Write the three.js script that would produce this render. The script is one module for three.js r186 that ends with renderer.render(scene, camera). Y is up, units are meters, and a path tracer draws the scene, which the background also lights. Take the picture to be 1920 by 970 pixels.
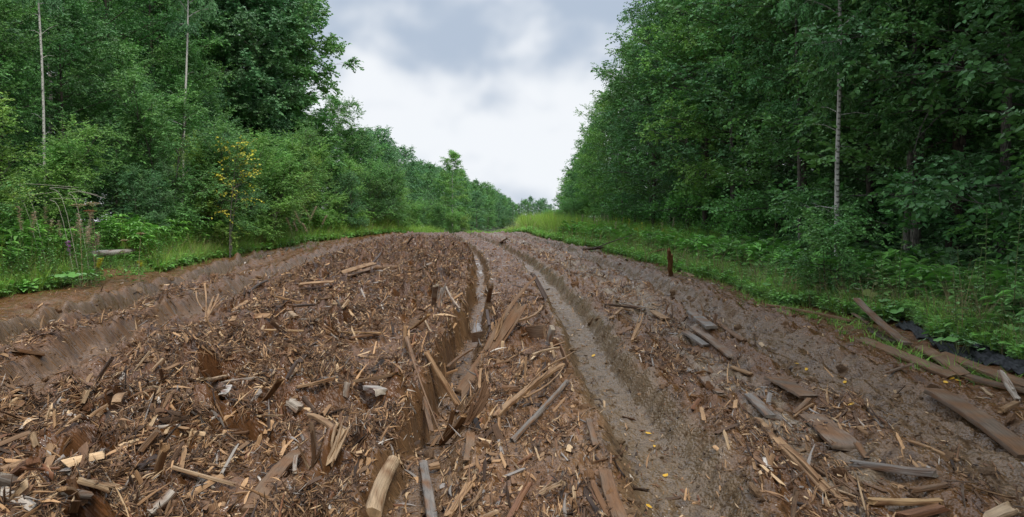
import * as THREE from 'three';
import { mergeGeometries } from 'three/addons/utils/BufferGeometryUtils.js';

// ---------------------------------------------------------------- camera, sky, sun, exposure
const scene = new THREE.Scene();
const EYE = 1.72, F = 1280, CX = 960, CY = 485, HOR = 425;      // focal length in photo pixels (1920 wide)
const camera = new THREE.PerspectiveCamera(2 * Math.atan(CY / F) * 180 / Math.PI, 1024 / 517, 0.1, 3000);
camera.position.set(0, EYE, 0);
const PITCH = Math.atan((CY - HOR) / F);
camera.rotation.set(-PITCH, 0, 0);
camera.updateMatrixWorld();
const renderer = new THREE.WebGLRenderer({ antialias: true });
renderer.setSize(1024, 517);
renderer.toneMapping = THREE.LinearToneMapping;
renderer.toneMappingExposure = 1.5;
renderer.shadowMap.enabled = true;

function rng(seed) { let a = seed >>> 0; return () => { a = (a + 0x6D2B79F5) | 0; let t = Math.imul(a ^ (a >>> 15), 1 | a); t = (t + Math.imul(t ^ (t >>> 7), 61 | t)) ^ t; return ((t ^ (t >>> 14)) >>> 0) / 4294967296; }; }
const sm = (a, b, x) => { const t = Math.min(1, Math.max(0, (x - a) / (b - a))); return t * t * (3 - 2 * t); };
const clamp = (x, a = 0, b = 1) => Math.min(b, Math.max(a, x));
const lerp = (a, b, t) => a + (b - a) * t;
const PERM = new Uint8Array(512); { const r = rng(7), p = [...Array(256).keys()]; for (let i = 255; i > 0; i--) { const j = Math.floor(r() * (i + 1)); [p[i], p[j]] = [p[j], p[i]]; } for (let i = 0; i < 512; i++) PERM[i] = p[i & 255]; }
const GX = new Float32Array(256), GY = new Float32Array(256); for (let i = 0; i < 256; i++) { GX[i] = Math.cos(i * 2.399963); GY[i] = Math.sin(i * 2.399963); }
function ns(x, y, per = 256) {                                   // gradient noise, about -1..1, repeating every per cells
  let xi = Math.floor(x), yi = Math.floor(y); const fx = x - xi, fy = y - yi;
  const m = (v) => ((v % per) + per) % per & 255;
  const x0 = m(xi), x1 = m(xi + 1), y0 = m(yi), y1 = m(yi + 1);
  const u = fx * fx * fx * (fx * (fx * 6 - 15) + 10), v = fy * fy * fy * (fy * (fy * 6 - 15) + 10);
  const a = PERM[PERM[x0] + y0], b = PERM[PERM[x1] + y0], c = PERM[PERM[x0] + y1], d = PERM[PERM[x1] + y1];
  return 1.5 * lerp(lerp(GX[a] * fx + GY[a] * fy, GX[b] * (fx - 1) + GY[b] * fy, u), lerp(GX[c] * fx + GY[c] * (fy - 1), GX[d] * (fx - 1) + GY[d] * (fy - 1), u), v);
}
function fbm(x, y, o = 4, per = 256, g = 0.5) { let s = 0, a = 1, n = 0; for (let i = 0; i < o; i++) { s += a * ns(x + i * 17, y + i * 29, per); n += a; a *= g; x *= 2; y *= 2; per *= 2; } return s / n; }

const SKYU = 3.3, SKYV = 1.4;
{ // overcast sky with broken brightness: grey-blue undersides and white gaps, on a flat cloud layer
  const W = 1024, Hh = 512, data = new Float32Array(W * Hh * 4);
  for (let j = 0; j < Hh; j++) for (let i = 0; i < W; i++) {
    const el = ((j + 0.5) / Hh - 0.5) * Math.PI, az = ((i + 0.5) / W - 0.5) * 2 * Math.PI;
    const y = Math.sin(el), x = Math.cos(el) * Math.cos(az), z = Math.cos(el) * Math.sin(az), up = Math.max(y, 0);
    const u = (i + 0.5) / W * 36, v = el * 36 / (2 * Math.PI) * 1.35;                     // cells of about 10 by 7 degrees
    const wx = 0.12 * ns(u * 1.1 + 3, v * 1.1 + 40, 4096), wy = 0.12 * ns(u * 1.1 + 7, v * 1.1 + 60, 4096);
    let n = fbm(u * 0.75 + SKYU + wx, v * 0.95 + SKYV + wy, 7, 27, 0.55);
    n += 0.25 * (0.28 - Math.abs(fbm(u * 1.3 + 11, v * 1.6 + 5, 4, 4096)));
    n = lerp(n, 0, sm(0.75, 0.98, up)) + 0.43 - 1.9 * Math.min(up, 0.30);
    const t = sm(-0.30, 0.34, n);                                 // 0 thick grey, 1 thin white
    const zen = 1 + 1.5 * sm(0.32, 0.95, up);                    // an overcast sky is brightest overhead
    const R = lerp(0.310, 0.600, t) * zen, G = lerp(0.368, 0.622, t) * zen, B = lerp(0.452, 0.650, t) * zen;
    const below = y < 0 ? 0.3 : 1, o = (j * W + i) * 4;
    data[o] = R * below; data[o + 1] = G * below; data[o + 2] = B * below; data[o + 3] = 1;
  }
  const sky = new THREE.DataTexture(data, W, Hh, THREE.RGBAFormat, THREE.FloatType);
  sky.mapping = THREE.EquirectangularReflectionMapping; sky.magFilter = sky.minFilter = THREE.LinearFilter; sky.needsUpdate = true;
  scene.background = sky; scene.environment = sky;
}
const sun = new THREE.DirectionalLight(new THREE.Color(1, 0.94, 0.84), 1.5);
sun.position.set(16, 52, 14); sun.target.position.set(0, 0, -22); sun.castShadow = true; sun.shadow.radius = 24;
sun.shadow.mapSize.set(2048, 2048);
Object.assign(sun.shadow.camera, { left: -60, right: 60, top: 60, bottom: -60, near: 1, far: 160 });
scene.add(sun, sun.target);

// ---------------------------------------------------------------- helpers
const used = {};
function numbered(n) { if (!(n in used)) { used[n] = 0; return n; } used[n]++; return n + '_' + String(used[n]).padStart(3, '0'); }
function mesh(name, geo, mat, parent) { const m = new THREE.Mesh(geo, mat); m.name = parent ? name : numbered(name); m.castShadow = m.receiveShadow = true; (parent || scene).add(m); return m; }
function tag(o, label, category, group) { Object.assign(o.userData, { label, category }); if (group) o.userData.group = group; return o; }
function kind(o, k) { o.userData.kind = k; return o; }
function group(name, x, y, z, turn = 0) { const g = new THREE.Group(); g.name = numbered(name); g.position.set(x, y, z); g.rotation.y = turn; scene.add(g); return g; }
function geom(pos, idx, col, uv) {
  const g = new THREE.BufferGeometry();
  g.setAttribute('position', new THREE.BufferAttribute(pos instanceof Float32Array ? pos : new Float32Array(pos), 3));
  if (col) g.setAttribute('color', new THREE.BufferAttribute(col instanceof Float32Array ? col : new Float32Array(col), 3));
  if (uv) g.setAttribute('uv', new THREE.BufferAttribute(uv instanceof Float32Array ? uv : new Float32Array(uv), 2));
  g.setIndex(new THREE.BufferAttribute(idx instanceof Uint32Array ? idx : new Uint32Array(idx), 1));
  g.computeVertexNormals(); return g;
}
const V = (x, y, z) => new THREE.Vector3(x, y, z);
function tex(size, sizeY, f, srgb) {                              // f(u, v) -> [r, g, b] 0..1
  const d = new Uint8Array(size * sizeY * 4);
  for (let j = 0; j < sizeY; j++) for (let i = 0; i < size; i++) { const c = f(i / size, j / sizeY), o = (j * size + i) * 4; for (let k = 0; k < 3; k++) d[o + k] = 255 * clamp(c[k]); d[o + 3] = 255; }
  const t = new THREE.DataTexture(d, size, sizeY); t.wrapS = t.wrapT = THREE.RepeatWrapping; t.magFilter = THREE.LinearFilter; t.minFilter = THREE.LinearMipmapLinearFilter; t.generateMipmaps = true;
  if (srgb) t.colorSpace = THREE.SRGBColorSpace; t.needsUpdate = true; return t;
}

// ---------------------------------------------------------------- terrain (d = metres ahead of the camera, d = -z)
const bend = (d) => { const e = Math.max(0, d - 10); return e < 32 ? -0.0025 * e * e : -2.56 - 0.16 * (e - 32); };
const xr = (d) => 5.42 + 0.35 * ns(d * 0.35, 3.3) + 0.22 * ns(d * 1.7, 8.1) + 0.12 * ns(d * 4.3, 5.1) + bend(d) * 0.95;
const xl = (d) => (d < 40 ? -10.6 - 0.055 * (d - 14) : -12.03 + 0.14 * (d - 40)) + 0.35 * ns(d * 0.4, 9.3) + 0.25 * ns(d * 1.5, 2.2) + 0.12 * ns(d * 4.1, 2.9);
function baseH(x, d) {
  let h = d < 4 ? 0 : d < 55 ? 1.05 * sm(-30, 58, d) * 1.0 - 1.05 * sm(-30, 58, 4) : 0;
  h = d < 4 ? 0 : d < 55 ? 0.0206 * (d - 4) : 1.05 - 0.022 * Math.min(d - 55, 60);
  if (d > 40 && d < 70) h += 0.10 * Math.exp(-((d - 54) ** 2) / 60);
  h += 0.55 * sm(48, 75, d) * sm(-2.5, 1.5, x) + 0.008 * Math.max(0, d - 60) * sm(-1, 2, x) * (d < 130 ? 1 : 130 / d);
  const L = xl(d), R = xr(d);
  h += 0.38 * sm(0.2, -1.6, x - L) + 0.06 * clamp(L - 1 - x, 0, 10) + 0.14 * sm(-0.1, 0.9, x - R) + 0.03 * clamp(x - R - 1, 0, 8);
  return h + 0.05 * ns(x * 0.45, d * 0.45);
}
function rut(x, c, w, depth, rim, s) { const u = Math.abs(x - c), e = w / 2; if (u > e + 0.8) return 0; return -depth * (1 - sm(e - s * 0.5, e + s, u)) + rim * Math.exp(-(((u - e - s - 0.07) / 0.13) ** 2)); }
const leftRut = (d) => -0.66 + bend(d) * 0.92 + 0.06 * ns(d * 0.7, 4.1) + 0.05 * ns(d * 2.3, 1.7);
const rightRut = (d) => 1.10 + bend(d) + 0.06 * ns(d * 0.55, 7.7);
const sideRut = (d) => 3.66 + bend(d) * 0.8 + 0.10 * ns(d * 0.4, 5.5);
const pressed = (d) => 2.42 + bend(d) * 0.9 + 0.08 * ns(d * 0.6, 6.5);
const farRutA = (d) => -7.75 - 0.165 * (d - 13) * (d < 30 ? 1 : 30 / d) + 0.15 * ns(d * 0.3, 11.5);
const farRutB = (d) => -5.75 - 0.13 * (d - 11) * (d < 30 ? 1 : 30 / d) + 0.15 * ns(d * 0.3, 14.5);
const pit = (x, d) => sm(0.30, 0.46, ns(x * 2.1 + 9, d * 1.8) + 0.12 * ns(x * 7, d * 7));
function mulch(x, d) {                                            // where shredded wood lies, 0..1
  const l = farRutB(d) + 0.75 + 0.5 * ns(d * 0.5, x * 0.4), r = leftRut(d) - 0.3;
  let m = sm(l - 0.35, l + 0.55, x) * (1 - sm(r - 0.12, r + 0.12, x));
  const l2 = leftRut(d) + 0.22, r2 = rightRut(d) - 0.42;
  m = Math.max(m, (0.26 + 0.38 * sm(6.2, 7.6, d)) * sm(l2, l2 + 0.15, x) * (1 - sm(r2 - 0.3, r2, x)) * (1 - 0.65 * sm(11, 15, d)));
  const l3 = rightRut(d) + 0.40, r3 = sideRut(d) - 0.35;
  m = Math.max(m, 0.42 * sm(l3, l3 + 0.2, x) * (1 - sm(r3 - 0.5, r3, x)) * (0.55 + 0.6 * ns(x * 1.1 + 5, d * 0.6)));
  m = Math.max(m, 0.35 * sm(farRutA(d) + 0.45, farRutA(d) + 0.7, x) * (1 - sm(farRutB(d) - 0.6, farRutB(d) - 0.4, x)) * (1 - sm(14, 22, d)));
  return clamp(m * (1 - 0.75 * sm(30, 52, d)) * clamp(0.62 + 0.95 * ns(x * 0.9, d * 0.8) + 0.4 * ns(x * 2.7 + 4, d * 2.7), 0.06, 1.15));
}
function terrain(x, d, fine = true) {
  let h = baseH(x, d); const L = xl(d), R = xr(d);
  const on = sm(L - 0.1, L + 0.9, x) * (1 - sm(R - 0.8, R + 0.1, x));
  if (on > 0) {
    const far = 1 - 0.5 * sm(25, 50, d), wob = 0.07 * ns(x * 2.2, d * 2.2) + 0.025 * ns(x * 6.3, d * 6.3), rimv = clamp(0.6 + 1.1 * ns(x * 1.5 + 50, d * 1.9), 0, 1.6);
    let q = 0;
    const dl = x + wob - leftRut(d), deep = (0.47 - 0.17 * sm(12, 22, d)) * far * (0.42 + 0.58 * sm(5.0, 6.8, d));
    q += dl < 0 ? rut(x + wob, leftRut(d), 0.40, deep, 0.06 * rimv, 0.09) : rut(x + wob, leftRut(d), 0.30, deep, 0.02 * rimv, 0.24 - 0.12 * sm(9, 12, d));
    q += rut(x + wob * 0.7, rightRut(d), 0.50, (0.18 + 0.07 * sm(6, 9, d)) * far, 0.11 * rimv, 0.14);
    q += rut(x + wob, sideRut(d), 0.72, 0.10 + 0.13 * sm(9, 14, d) * far, 0.09 * rimv, 0.18) + rut(x + wob, pressed(d), 0.6, 0.06, 0.02, 0.2);
    q += rut(x + wob * 0.3, farRutA(d), 0.75, 0.42 * far, 0.16 * rimv, 0.13) + rut(x + wob * 0.4, farRutB(d), 0.62, 0.26 * far, 0.15 * rimv, 0.18);
    const M = mulch(x, d), bottom = (1 - sm(0.1, 0.32, Math.abs(x - leftRut(d)))) + (1 - sm(0.15, 0.38, Math.abs(x - rightRut(d)))) + (1 - sm(0.22, 0.5, Math.abs(x - farRutA(d)))) * 0.8, calm = 1 - 0.8 * clamp(bottom);
    const lump = 0.24 * fbm(x * 0.95 + 3, d * 0.95, 2) + 0.26 * (Math.abs(ns(x * 1.9 + 0.8 * wob, d * 1.9)) - 0.3) + 0.15 * (0.3 - Math.abs(ns(x * 4.3 + 8, d * 4.3)));
    q += M * (0.18 + lump * 1.7 - (0.30 + 0.08 * (1 - sm(9, 14, d))) * pit(x, d)) * calm;
    // two deep holes broken into the heap near the camera, as in the photograph
    q -= 0.30 * Math.exp(-(((x + 2.25) / 0.33) ** 2) - ((d - 6.4) / 0.5) ** 2) + 0.28 * Math.exp(-(((x + 1.55) / 0.28) ** 2) - ((d - 5.1) / 0.45) ** 2) + 0.16 * Math.exp(-(((x + 3.1) / 0.35) ** 2) - ((d - 9.3) / 0.5) ** 2);
    q += 0.10 * Math.exp(-(((x + 2.9) / 0.6) ** 2) - ((d - 7.4) / 0.8) ** 2) + 0.1 * Math.exp(-(((x + 1.2) / 0.3) ** 2) - ((d - 4.6) / 0.9) ** 2);
    q += (1 - M) * calm * (0.06 * ns(x * 1.3, d * 1.3) + 0.09 * (0.3 - Math.abs(ns(x * 2.9, d * 2.9))) + 0.06 * (0.3 - Math.abs(ns(x * 6.1 + 2, d * 6.1)))) + sm(24, 42, d) * (0.18 * (0.3 - Math.abs(ns(x * 1.6, d * 1.1))) + 0.12 * (0.3 - Math.abs(ns(x * 3.7 + 5, d * 2.2))));
    const run = x - bend(d), rl = x + 0.14 * d, side = sm(rightRut(d) + 0.3, rightRut(d) + 0.6, x), lft = 1 - sm(farRutB(d) - 0.1, farRutB(d) + 0.5, x);   // ridges dragged out along the track
    q += (side * (0.10 * (0.3 - Math.abs(ns(run * 2.6, d * 0.32))) + 0.05 * (0.3 - Math.abs(ns(run * 6, d * 0.6 + 9)))) + lft * (0.09 * (0.3 - Math.abs(ns(rl * 2.4 + 7, d * 0.3))))) * (0.6 + 0.4 * calm);
    if (fine) {
      const k = (0.55 + 0.6 * M) * (0.38 + 0.62 * calm);
      q += k * (0.045 * (0.3 - Math.abs(ns(x * 9, d * 9))) + 0.026 * ns(x * 17 + 3, d * 17)) + 0.010 * ns(x * 31, d * 31) * k;
      const rr = x - rightRut(d), tread = (1 - sm(0.16, 0.26, Math.abs(rr))) * (1 - sm(16, 24, d));     // worn lug prints in the wheel track
      if (tread > 0) q += tread * (0.030 * Math.sin((d + Math.abs(rr) * 0.9) * 21 + 2 * ns(x * 2, d * 2)) * (0.5 + 0.5 * ns(d * 1.3, x)) + 0.010 * ns(x * 14, d * 14));
      const sr = 1 - sm(0.25, 0.5, Math.abs(x - sideRut(d)));
      if (sr > 0) q += sr * (0.028 * ns(x * 6.5, d * 6.5) + 0.02 * (Math.abs(ns(x * 13, d * 13)) - 0.3));
    }
    h += q * on;
  }
  return h;
}
// the point of the ground seen at a place in the photograph, or lift metres above the ground there
const cp = Math.cos(PITCH), sp = Math.sin(PITCH);
function at(px, py, lift = 0) {
  const a = (px - CX) / F, b = -(py - CY) / F, dy = b * cp - sp, dz = cp + b * sp;      // forward component dz
  let t0 = 1.5, t = 1.5;
  for (; t < 120; t += 0.004 * t) { if (EYE + dy * t < terrain(a * t, dz * t) + lift) break; t0 = t; }
  for (let i = 0; i < 14; i++) { const m = (t0 + t) / 2; if (EYE + dy * m < terrain(a * m, dz * m) + lift) t = m; else t0 = m; }
  return V(a * t, EYE + dy * t, -dz * t);
}

// ---------------------------------------------------------------- mud and ground
const mudMap = tex(1024, 1024, (u, v) => {
  const n = fbm(u * 16, v * 16, 4, 16), s = ns(u * 128, v * 128, 128), f = ns(u * 40, v * 170, 40), f2 = ns(u * 190, v * 50, 10);
  let g = 0.66 + 0.20 * n + 0.10 * s; let r = 0, b = 0;
  if (f > 0.55) { g += 0.22; r = 0.05; b = -0.05; } if (f2 > 0.62) { g += 0.16; r = 0.04; b = -0.04; } if (s < -0.6) g -= 0.18;
  return [g + r, g, g + b];
});
const mudBump = tex(1024, 1024, (u, v) => { const a = fbm(u * 20, v * 20, 5, 20, 0.6), c = Math.abs(ns(u * 44, v * 44, 44)), e = ns(u * 110, v * 110, 110); const g = 0.5 + 0.32 * a + 0.22 * (c - 0.3) + 0.08 * e; return [g, g, g]; });
const mudRough = tex(512, 512, (u, v) => { const a = fbm(u * 8 + 3, v * 8, 4, 8); const g = clamp(0.60 + 0.85 * a, 0.24, 0.95); return [g, g, g]; });
const mudMat = new THREE.MeshPhysicalMaterial({ vertexColors: true, map: mudMap, bumpMap: mudBump, bumpScale: 0.045, roughness: 0.54, roughnessMap: mudRough });
mudMat.name = 'mud';
const C = { brown: [0.225, 0.104, 0.039], red: [0.248, 0.096, 0.031], grey: [0.255, 0.168, 0.092], dark: [0.045, 0.020, 0.010], pale: [0.37, 0.27, 0.175], clay: [0.36, 0.190, 0.086], soil: [0.045, 0.032, 0.022] };
function mudColor(x, d) {
  const M = mulch(x, d), n = fbm(x * 0.8, d * 0.8, 4), m = ns(x * 3.4, d * 3.4), q = ns(x * 11, d * 11);
  let c = [...C.brown]; const mix = (o, t) => { t = clamp(t); for (let k = 0; k < 3; k++) c[k] = lerp(c[k], o[k], t); };
  mix(C.red, 0.5 * M + 0.3 * n + 0.4 * sm(22, 40, d)); mix(C.dark, M * (0.25 + 0.4 * pit(x, d) + 0.6 * sm(-0.15, 0.5, m + 0.5 * q)));  // pits in the heap coloured darker: hollow shade put into the vertex colour
  mix(C.clay, 0.8 * sm(leftRut(d) + 0.2, leftRut(d) + 0.4, x) * (1 - sm(rightRut(d) - 0.5, rightRut(d) - 0.25, x)) * (1 - sm(7, 9, d)) * sm(-0.45, 0.15, n + 0.3 * m));
  const w = (c0, e) => 1 - sm(e, e + 0.28, Math.abs(x - c0 + 0.08 * m));
  mix(C.grey, 0.95 * w(rightRut(d), 0.28) * (1 - 0.7 * sm(20, 32, d)) + 0.55 * w(leftRut(d), 0.15)); mix(C.grey, 0.6 * w(sideRut(d), 0.4) + 0.75 * w(farRutA(d), 0.42) + 0.4 * w(farRutB(d), 0.35));
  mix(C.pale, 0.95 * w(pressed(d), 0.22 + 0.15 * sm(9, 14, d)) * sm(-0.25, 0.2, n + 0.4 * m) + 0.35 * w(farRutA(d) - 1.4, 0.4) * sm(0, 0.4, m)); mix(C.grey, 0.5 * sm(0.2, 0.6, fbm(x * 0.5 + 40, d * 0.5, 3)) * (1 - M));
  mix(C.dark, 0.5 * sm(0.1, 0.6, q * 0.8 + 0.5 * ns(x * 1.7 + 30, d * 1.7)) * (1 - 0.3 * M));
  return c;
}
function sheet(xs, ds, height, color, uvScale) {
  const nx = xs.length, nd = ds.length, pos = new Float32Array(nx * nd * 3), col = new Float32Array(nx * nd * 3), uv = new Float32Array(nx * nd * 2), idx = new Uint32Array((nx - 1) * (nd - 1) * 6);
  let p = 0, q = 0, t = 0;
  for (const d of ds) for (const x of xs) { const c = color(x, d); pos[p] = x; pos[p + 1] = height(x, d); pos[p + 2] = -d; col[p] = c[0]; col[p + 1] = c[1]; col[p + 2] = c[2]; p += 3; uv[q++] = (x + 0.45 * pos[p - 2]) * uvScale; uv[q++] = (d + 0.45 * pos[p - 2]) * uvScale; }
  for (let j = 0; j < nd - 1; j++) for (let i = 0; i < nx - 1; i++) { const a = j * nx + i, b = a + nx; idx[t++] = a; idx[t++] = a + 1; idx[t++] = b; idx[t++] = a + 1; idx[t++] = b + 1; idx[t++] = b; }
  return geom(pos, idx, col, uv);
}
function stops(list) { const o = []; for (let k = 0; k < list.length - 1; k++) { const [a, s] = list[k], b = list[k + 1][0], n = Math.max(1, Math.round((b - a) / s)); for (let i = 0; i < n; i++) o.push(a + (b - a) * i / n); } o.push(list.at(-1)[0]); return o; }
{
  const xs = stops([[-15, 0.12], [-8.5, 0.05], [-5.5, 0.025], [5, 0.04], [8, 0.1], [8.5]]), ds = []; for (let d = 1.2; d < 66; d += d < 3.4 ? 0.08 : 0.0058 * d) ds.push(d);
  const edge = (x, d) => 0.5 * Math.max(sm(xl(d) - 0.7, xl(d) - 1.6, x), sm(xr(d) + 0.7, xr(d) + 1.5, x), sm(61, 65, d));
  kind(mesh('mud_track', sheet(xs, ds, (x, d) => terrain(x, d) - edge(x, d), mudColor, 0.5), mudMat), 'structure');
  const gx = stops([[-600, 60], [-120, 8], [-40, 1.2], [-16, 0.25], [9, 0.25], [16, 1.2], [40, 8], [120, 60], [600]]), gd = stops([[-60, 6], [0, 0.4], [70, 1.5], [160, 12], [400, 100], [1500]]);
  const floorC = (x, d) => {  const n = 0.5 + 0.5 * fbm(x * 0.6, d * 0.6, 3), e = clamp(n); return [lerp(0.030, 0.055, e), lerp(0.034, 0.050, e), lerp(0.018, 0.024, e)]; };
  const inside = (x, d) => d > 1.2 && d < 64 ? sm(xl(d) - 0.5, xl(d) + 0.3, x) * (1 - sm(xr(d) - 0.3, xr(d) + 0.5, x)) * (1 - sm(58, 63, d)) : 0;
  const outH = (x, d) => baseH(clamp(x, -40, 40), clamp(d, 1, 400)) - 0.8 * inside(x, d);
  const gmat = new THREE.MeshStandardMaterial({ vertexColors: true, map: mudMap, bumpMap: mudBump, bumpScale: 0.03, roughness: 0.95 }); gmat.name = 'forest floor';
  kind(mesh('ground', sheet(gx, gd, outH, floorC, 0.5), gmat), 'structure');
}
{ // standing water in the deep rut: a level sheet a little above the rut bottom
  const wm = new THREE.MeshPhysicalMaterial({ color: new THREE.Color(0.17, 0.12, 0.085), roughness: 0.14, specularIntensity: 0.9, bumpMap: mudRough, bumpScale: 0.002 }); wm.name = 'muddy water';
  const pool = (d0, d1, half, lift) => {                           // the ground itself cuts the shore line
    const pos = [], idx = [], n = 60, m = 8, lvl = (a) => { let y = 0; for (let i = 0; i < 9; i++) { const d = a + (i - 4) * 0.12; y += terrain(leftRut(d), d) / 9; } return y + lift; }, A = lvl(d0), Bq = lvl(d1);
    for (let i = 0; i <= n; i++) for (let j = 0; j <= m; j++) { const d = lerp(d0, d1, i / n), x = leftRut(d) + half * (j / m * 2 - 1); pos.push(x, lerp(A, Bq, i / n), -d); if (i < n && j < m) { const a = i * (m + 1) + j; idx.push(a, a + 1, a + m + 1, a + 1, a + m + 2, a + m + 1); } }
    return kind(mesh('puddle_water', geom(pos, idx), wm), 'structure');
  };
  pool(11.8, 14.4, 0.42, -0.012); pool(14.4, 17.6, 0.42, -0.012); pool(17.6, 22, 0.42, -0.010); pool(22, 28.5, 0.45, -0.008); pool(6.5, 7.0, 0.2, 0.0);
}

// ---------------------------------------------------------------- wood: boards, sticks, splinters
const grain = tex(512, 256, (u, v) => { const a = fbm(u * 4, v * 48, 4, 4, 0.6), b = ns(u * 8 + 2, v * 120, 8), k = ns(u * 3, v * 5, 3); const g = 0.72 + 0.24 * a + 0.10 * b + 0.12 * k - (b > 0.62 ? 0.22 : 0); return [g * 1.02, g, g * 0.97]; });
const grainBump = tex(512, 256, (u, v) => { const g = 0.5 + 0.4 * fbm(u * 4, v * 48, 3, 4, 0.6) + 0.15 * ns(u * 10, v * 110, 10); return [g, g, g]; });
const woodCol = { tan: [0.44, 0.265, 0.135], yellow: [0.58, 0.36, 0.17], fresh: [0.58, 0.41, 0.25], pale: [0.50, 0.42, 0.34], grey: [0.27, 0.235, 0.205], muddy: [0.25, 0.155, 0.09], mud: [0.215, 0.148, 0.10], brown: [0.235, 0.128, 0.066], dark: [0.085, 0.050, 0.034], rust: [0.26, 0.12, 0.06], mauve: [0.30, 0.225, 0.17], black: [0.018, 0.018, 0.02], white: [0.62, 0.56, 0.50] };
const woodMat = {};
for (const k in woodCol) { const m = woodMat[k] = new THREE.MeshStandardMaterial({ color: new THREE.Color(...woodCol[k]), vertexColors: true, map: grain, bumpMap: grainBump, bumpScale: 0.008, roughness: k === 'dark' ? 0.5 : 0.72 }); m.name = k + ' wood'; }
// a board or split stick along +x from 0 to L, broken at both ends; o: bow, twist, jag (length of the broken fibres), taper, round, rough
function stickGeo(L, w, t, seed, o = {}) {
  const r = rng(seed), { bow = 0.02, twist = 0.1, jag = 1.5, taper = 0.1, round = false, rough = 0.10, ends = [1, 1], base = woodCol.tan } = o, mudR = C.brown.map((v, k) => clamp(v * 1.1 / base[k], 0.15, 1.3));
  const sides = round ? 12 : 10, N = Math.max(5, Math.min(16, Math.round(L / 0.09)));
  const ring = []; for (let i = 0; i < sides; i++) {
    if (round) { const a = i / sides * 2 * Math.PI; ring.push([Math.cos(a) * t / 2, Math.sin(a) * w / 2]); }
  }
  if (!round) { const c = Math.min(w, t) * 0.14, W = w / 2, T = t / 2; ring.push([-T + c, -W], [T - c, -W], [T, -W + c], [T, -W * 0.1], [T, W - c], [T - c, W], [-T + c, W], [-T, W - c], [-T, W * 0.15], [-T, -W + c]); }
  const J0 = ring.map(() => (r() * r()) * jag * Math.min(0.9 * w + 0.25 * t, L * 0.16) * ends[0]), J1 = ring.map(() => (r() * r()) * jag * Math.min(0.9 * w + 0.25 * t, L * 0.16) * ends[1]);
  const by = (r() - 0.5) * 2 * bow * L, bz = (r() - 0.5) * 2 * bow * L, ph = r() * 9, tw = (r() - 0.5) * 2 * twist, tp = r() < 0.5 ? 1 : -1;
  const ridge = ring.map(() => (r() - 0.5) * rough), pos = [], uv = [], idx = [], col = [], u0 = r(), v0 = r();
  const per = 2 * (w + t);
  for (let j = 0; j <= N; j++) {
    const s = j / N, k = 1 - taper * (tp > 0 ? s : 1 - s) + 0.5 * rough * ns(s * 4 + ph, 3), a = tw * (s - 0.5), ca = Math.cos(a), sa = Math.sin(a), arch = 4 * s * (1 - s);
    for (let i = 0; i <= sides; i++) {
      const q = i % sides, kk = k * (1 + ridge[q] + rough * ns(s * 6 + ph, q * 1.7)), y = ring[q][0] * kk, z = ring[q][1] * kk;
      const e = j === 0 ? J0[q] : j === N ? -J1[q] : j === 1 ? J0[q] * 0.35 : j === N - 1 ? -J1[q] * 0.35 : 0;
      pos.push(L * s + e, y * ca - z * sa + by * arch + 0.004 * ns(s * 9 + ph, 7), y * sa + z * ca + bz * arch); uv.push(u0 + L * s * 1.1, v0 + i / sides * per * 2.2);
      const dirt = 0.88 * sm(base === woodCol.mud || base === woodCol.muddy || base === woodCol.mauve ? -0.35 : -0.05, 0.4, ns(s * L * 5 + ph * 3, q * 0.45 + ph) + 0.4 * ns(s * L * 17 + ph, q * 1.1)), br = (0.86 + 0.3 * r()) * (j === 0 || j === N ? 1.15 : 1); col.push(lerp(br, mudR[0], dirt), lerp(br, mudR[1], dirt), lerp(br, mudR[2], dirt));
    }
  }
  const W = sides + 1;
  for (let j = 0; j < N; j++) for (let i = 0; i < sides; i++) { const a = j * W + i, b = a + W; idx.push(a, a + 1, b, a + 1, b + 1, b); }
  for (const [row, flip] of [[0, 0], [N, 1]]) {
    const c = pos.length / 3; let mx = 0, my = 0, mz = 0; for (let i = 0; i < sides; i++) { const p = (row * W + i) * 3; mx += pos[p] / sides; my += pos[p + 1] / sides; mz += pos[p + 2] / sides; }
    for (let i = 0; i < sides; i++) { const p = (row * W + i) * 3; pos.push(pos[p], pos[p + 1], pos[p + 2]); uv.push(0.5 + pos[p + 1] * 3, 0.5 + pos[p + 2] * 9); col.push(1.15, 1.1, 1.0); }
    pos.push(mx, my, mz); uv.push(0.5, 0.5); col.push(1.1, 1.05, 0.95);
    for (let i = 0; i < sides; i++) { const a = c + i, b = c + (i + 1) % sides; flip ? idx.push(a, b, c + sides) : idx.push(a, c + sides, b); }
  }
  const g = geom(pos, idx, col, uv); return g;
}
// lays geometry made along +x between two points; its y (thickness) turned towards the ground's normal, then rolled
function lay(m, a, b, roll = 0) {
  const X = b.clone().sub(a).normalize(), up = Math.abs(X.y) > 0.92 ? V(0, 0, 1) : V(0, 1, 0), Z = X.clone().cross(up).normalize(), Y = Z.clone().cross(X).normalize();
  m.position.copy(a); m.quaternion.setFromRotationMatrix(new THREE.Matrix4().makeBasis(X, Y, Z)).multiply(new THREE.Quaternion().setFromAxisAngle(V(1, 0, 0), roll)); return m;
}
let woodSeed = 100;
const lying = [];                                                 // [ax, ad, bx, bd, half width] of the big pieces: loose chips do not bury them
function covered(x, d) { for (const [a, b, c, e, w] of lying) { const ux = c - a, uy = e - b, t = clamp(((x - a) * ux + (d - b) * uy) / (ux * ux + uy * uy + 1e-6)), dx = x - a - ux * t, dy = d - b - uy * t; if (dx * dx + dy * dy < w * w) return true; } return false; }
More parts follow.
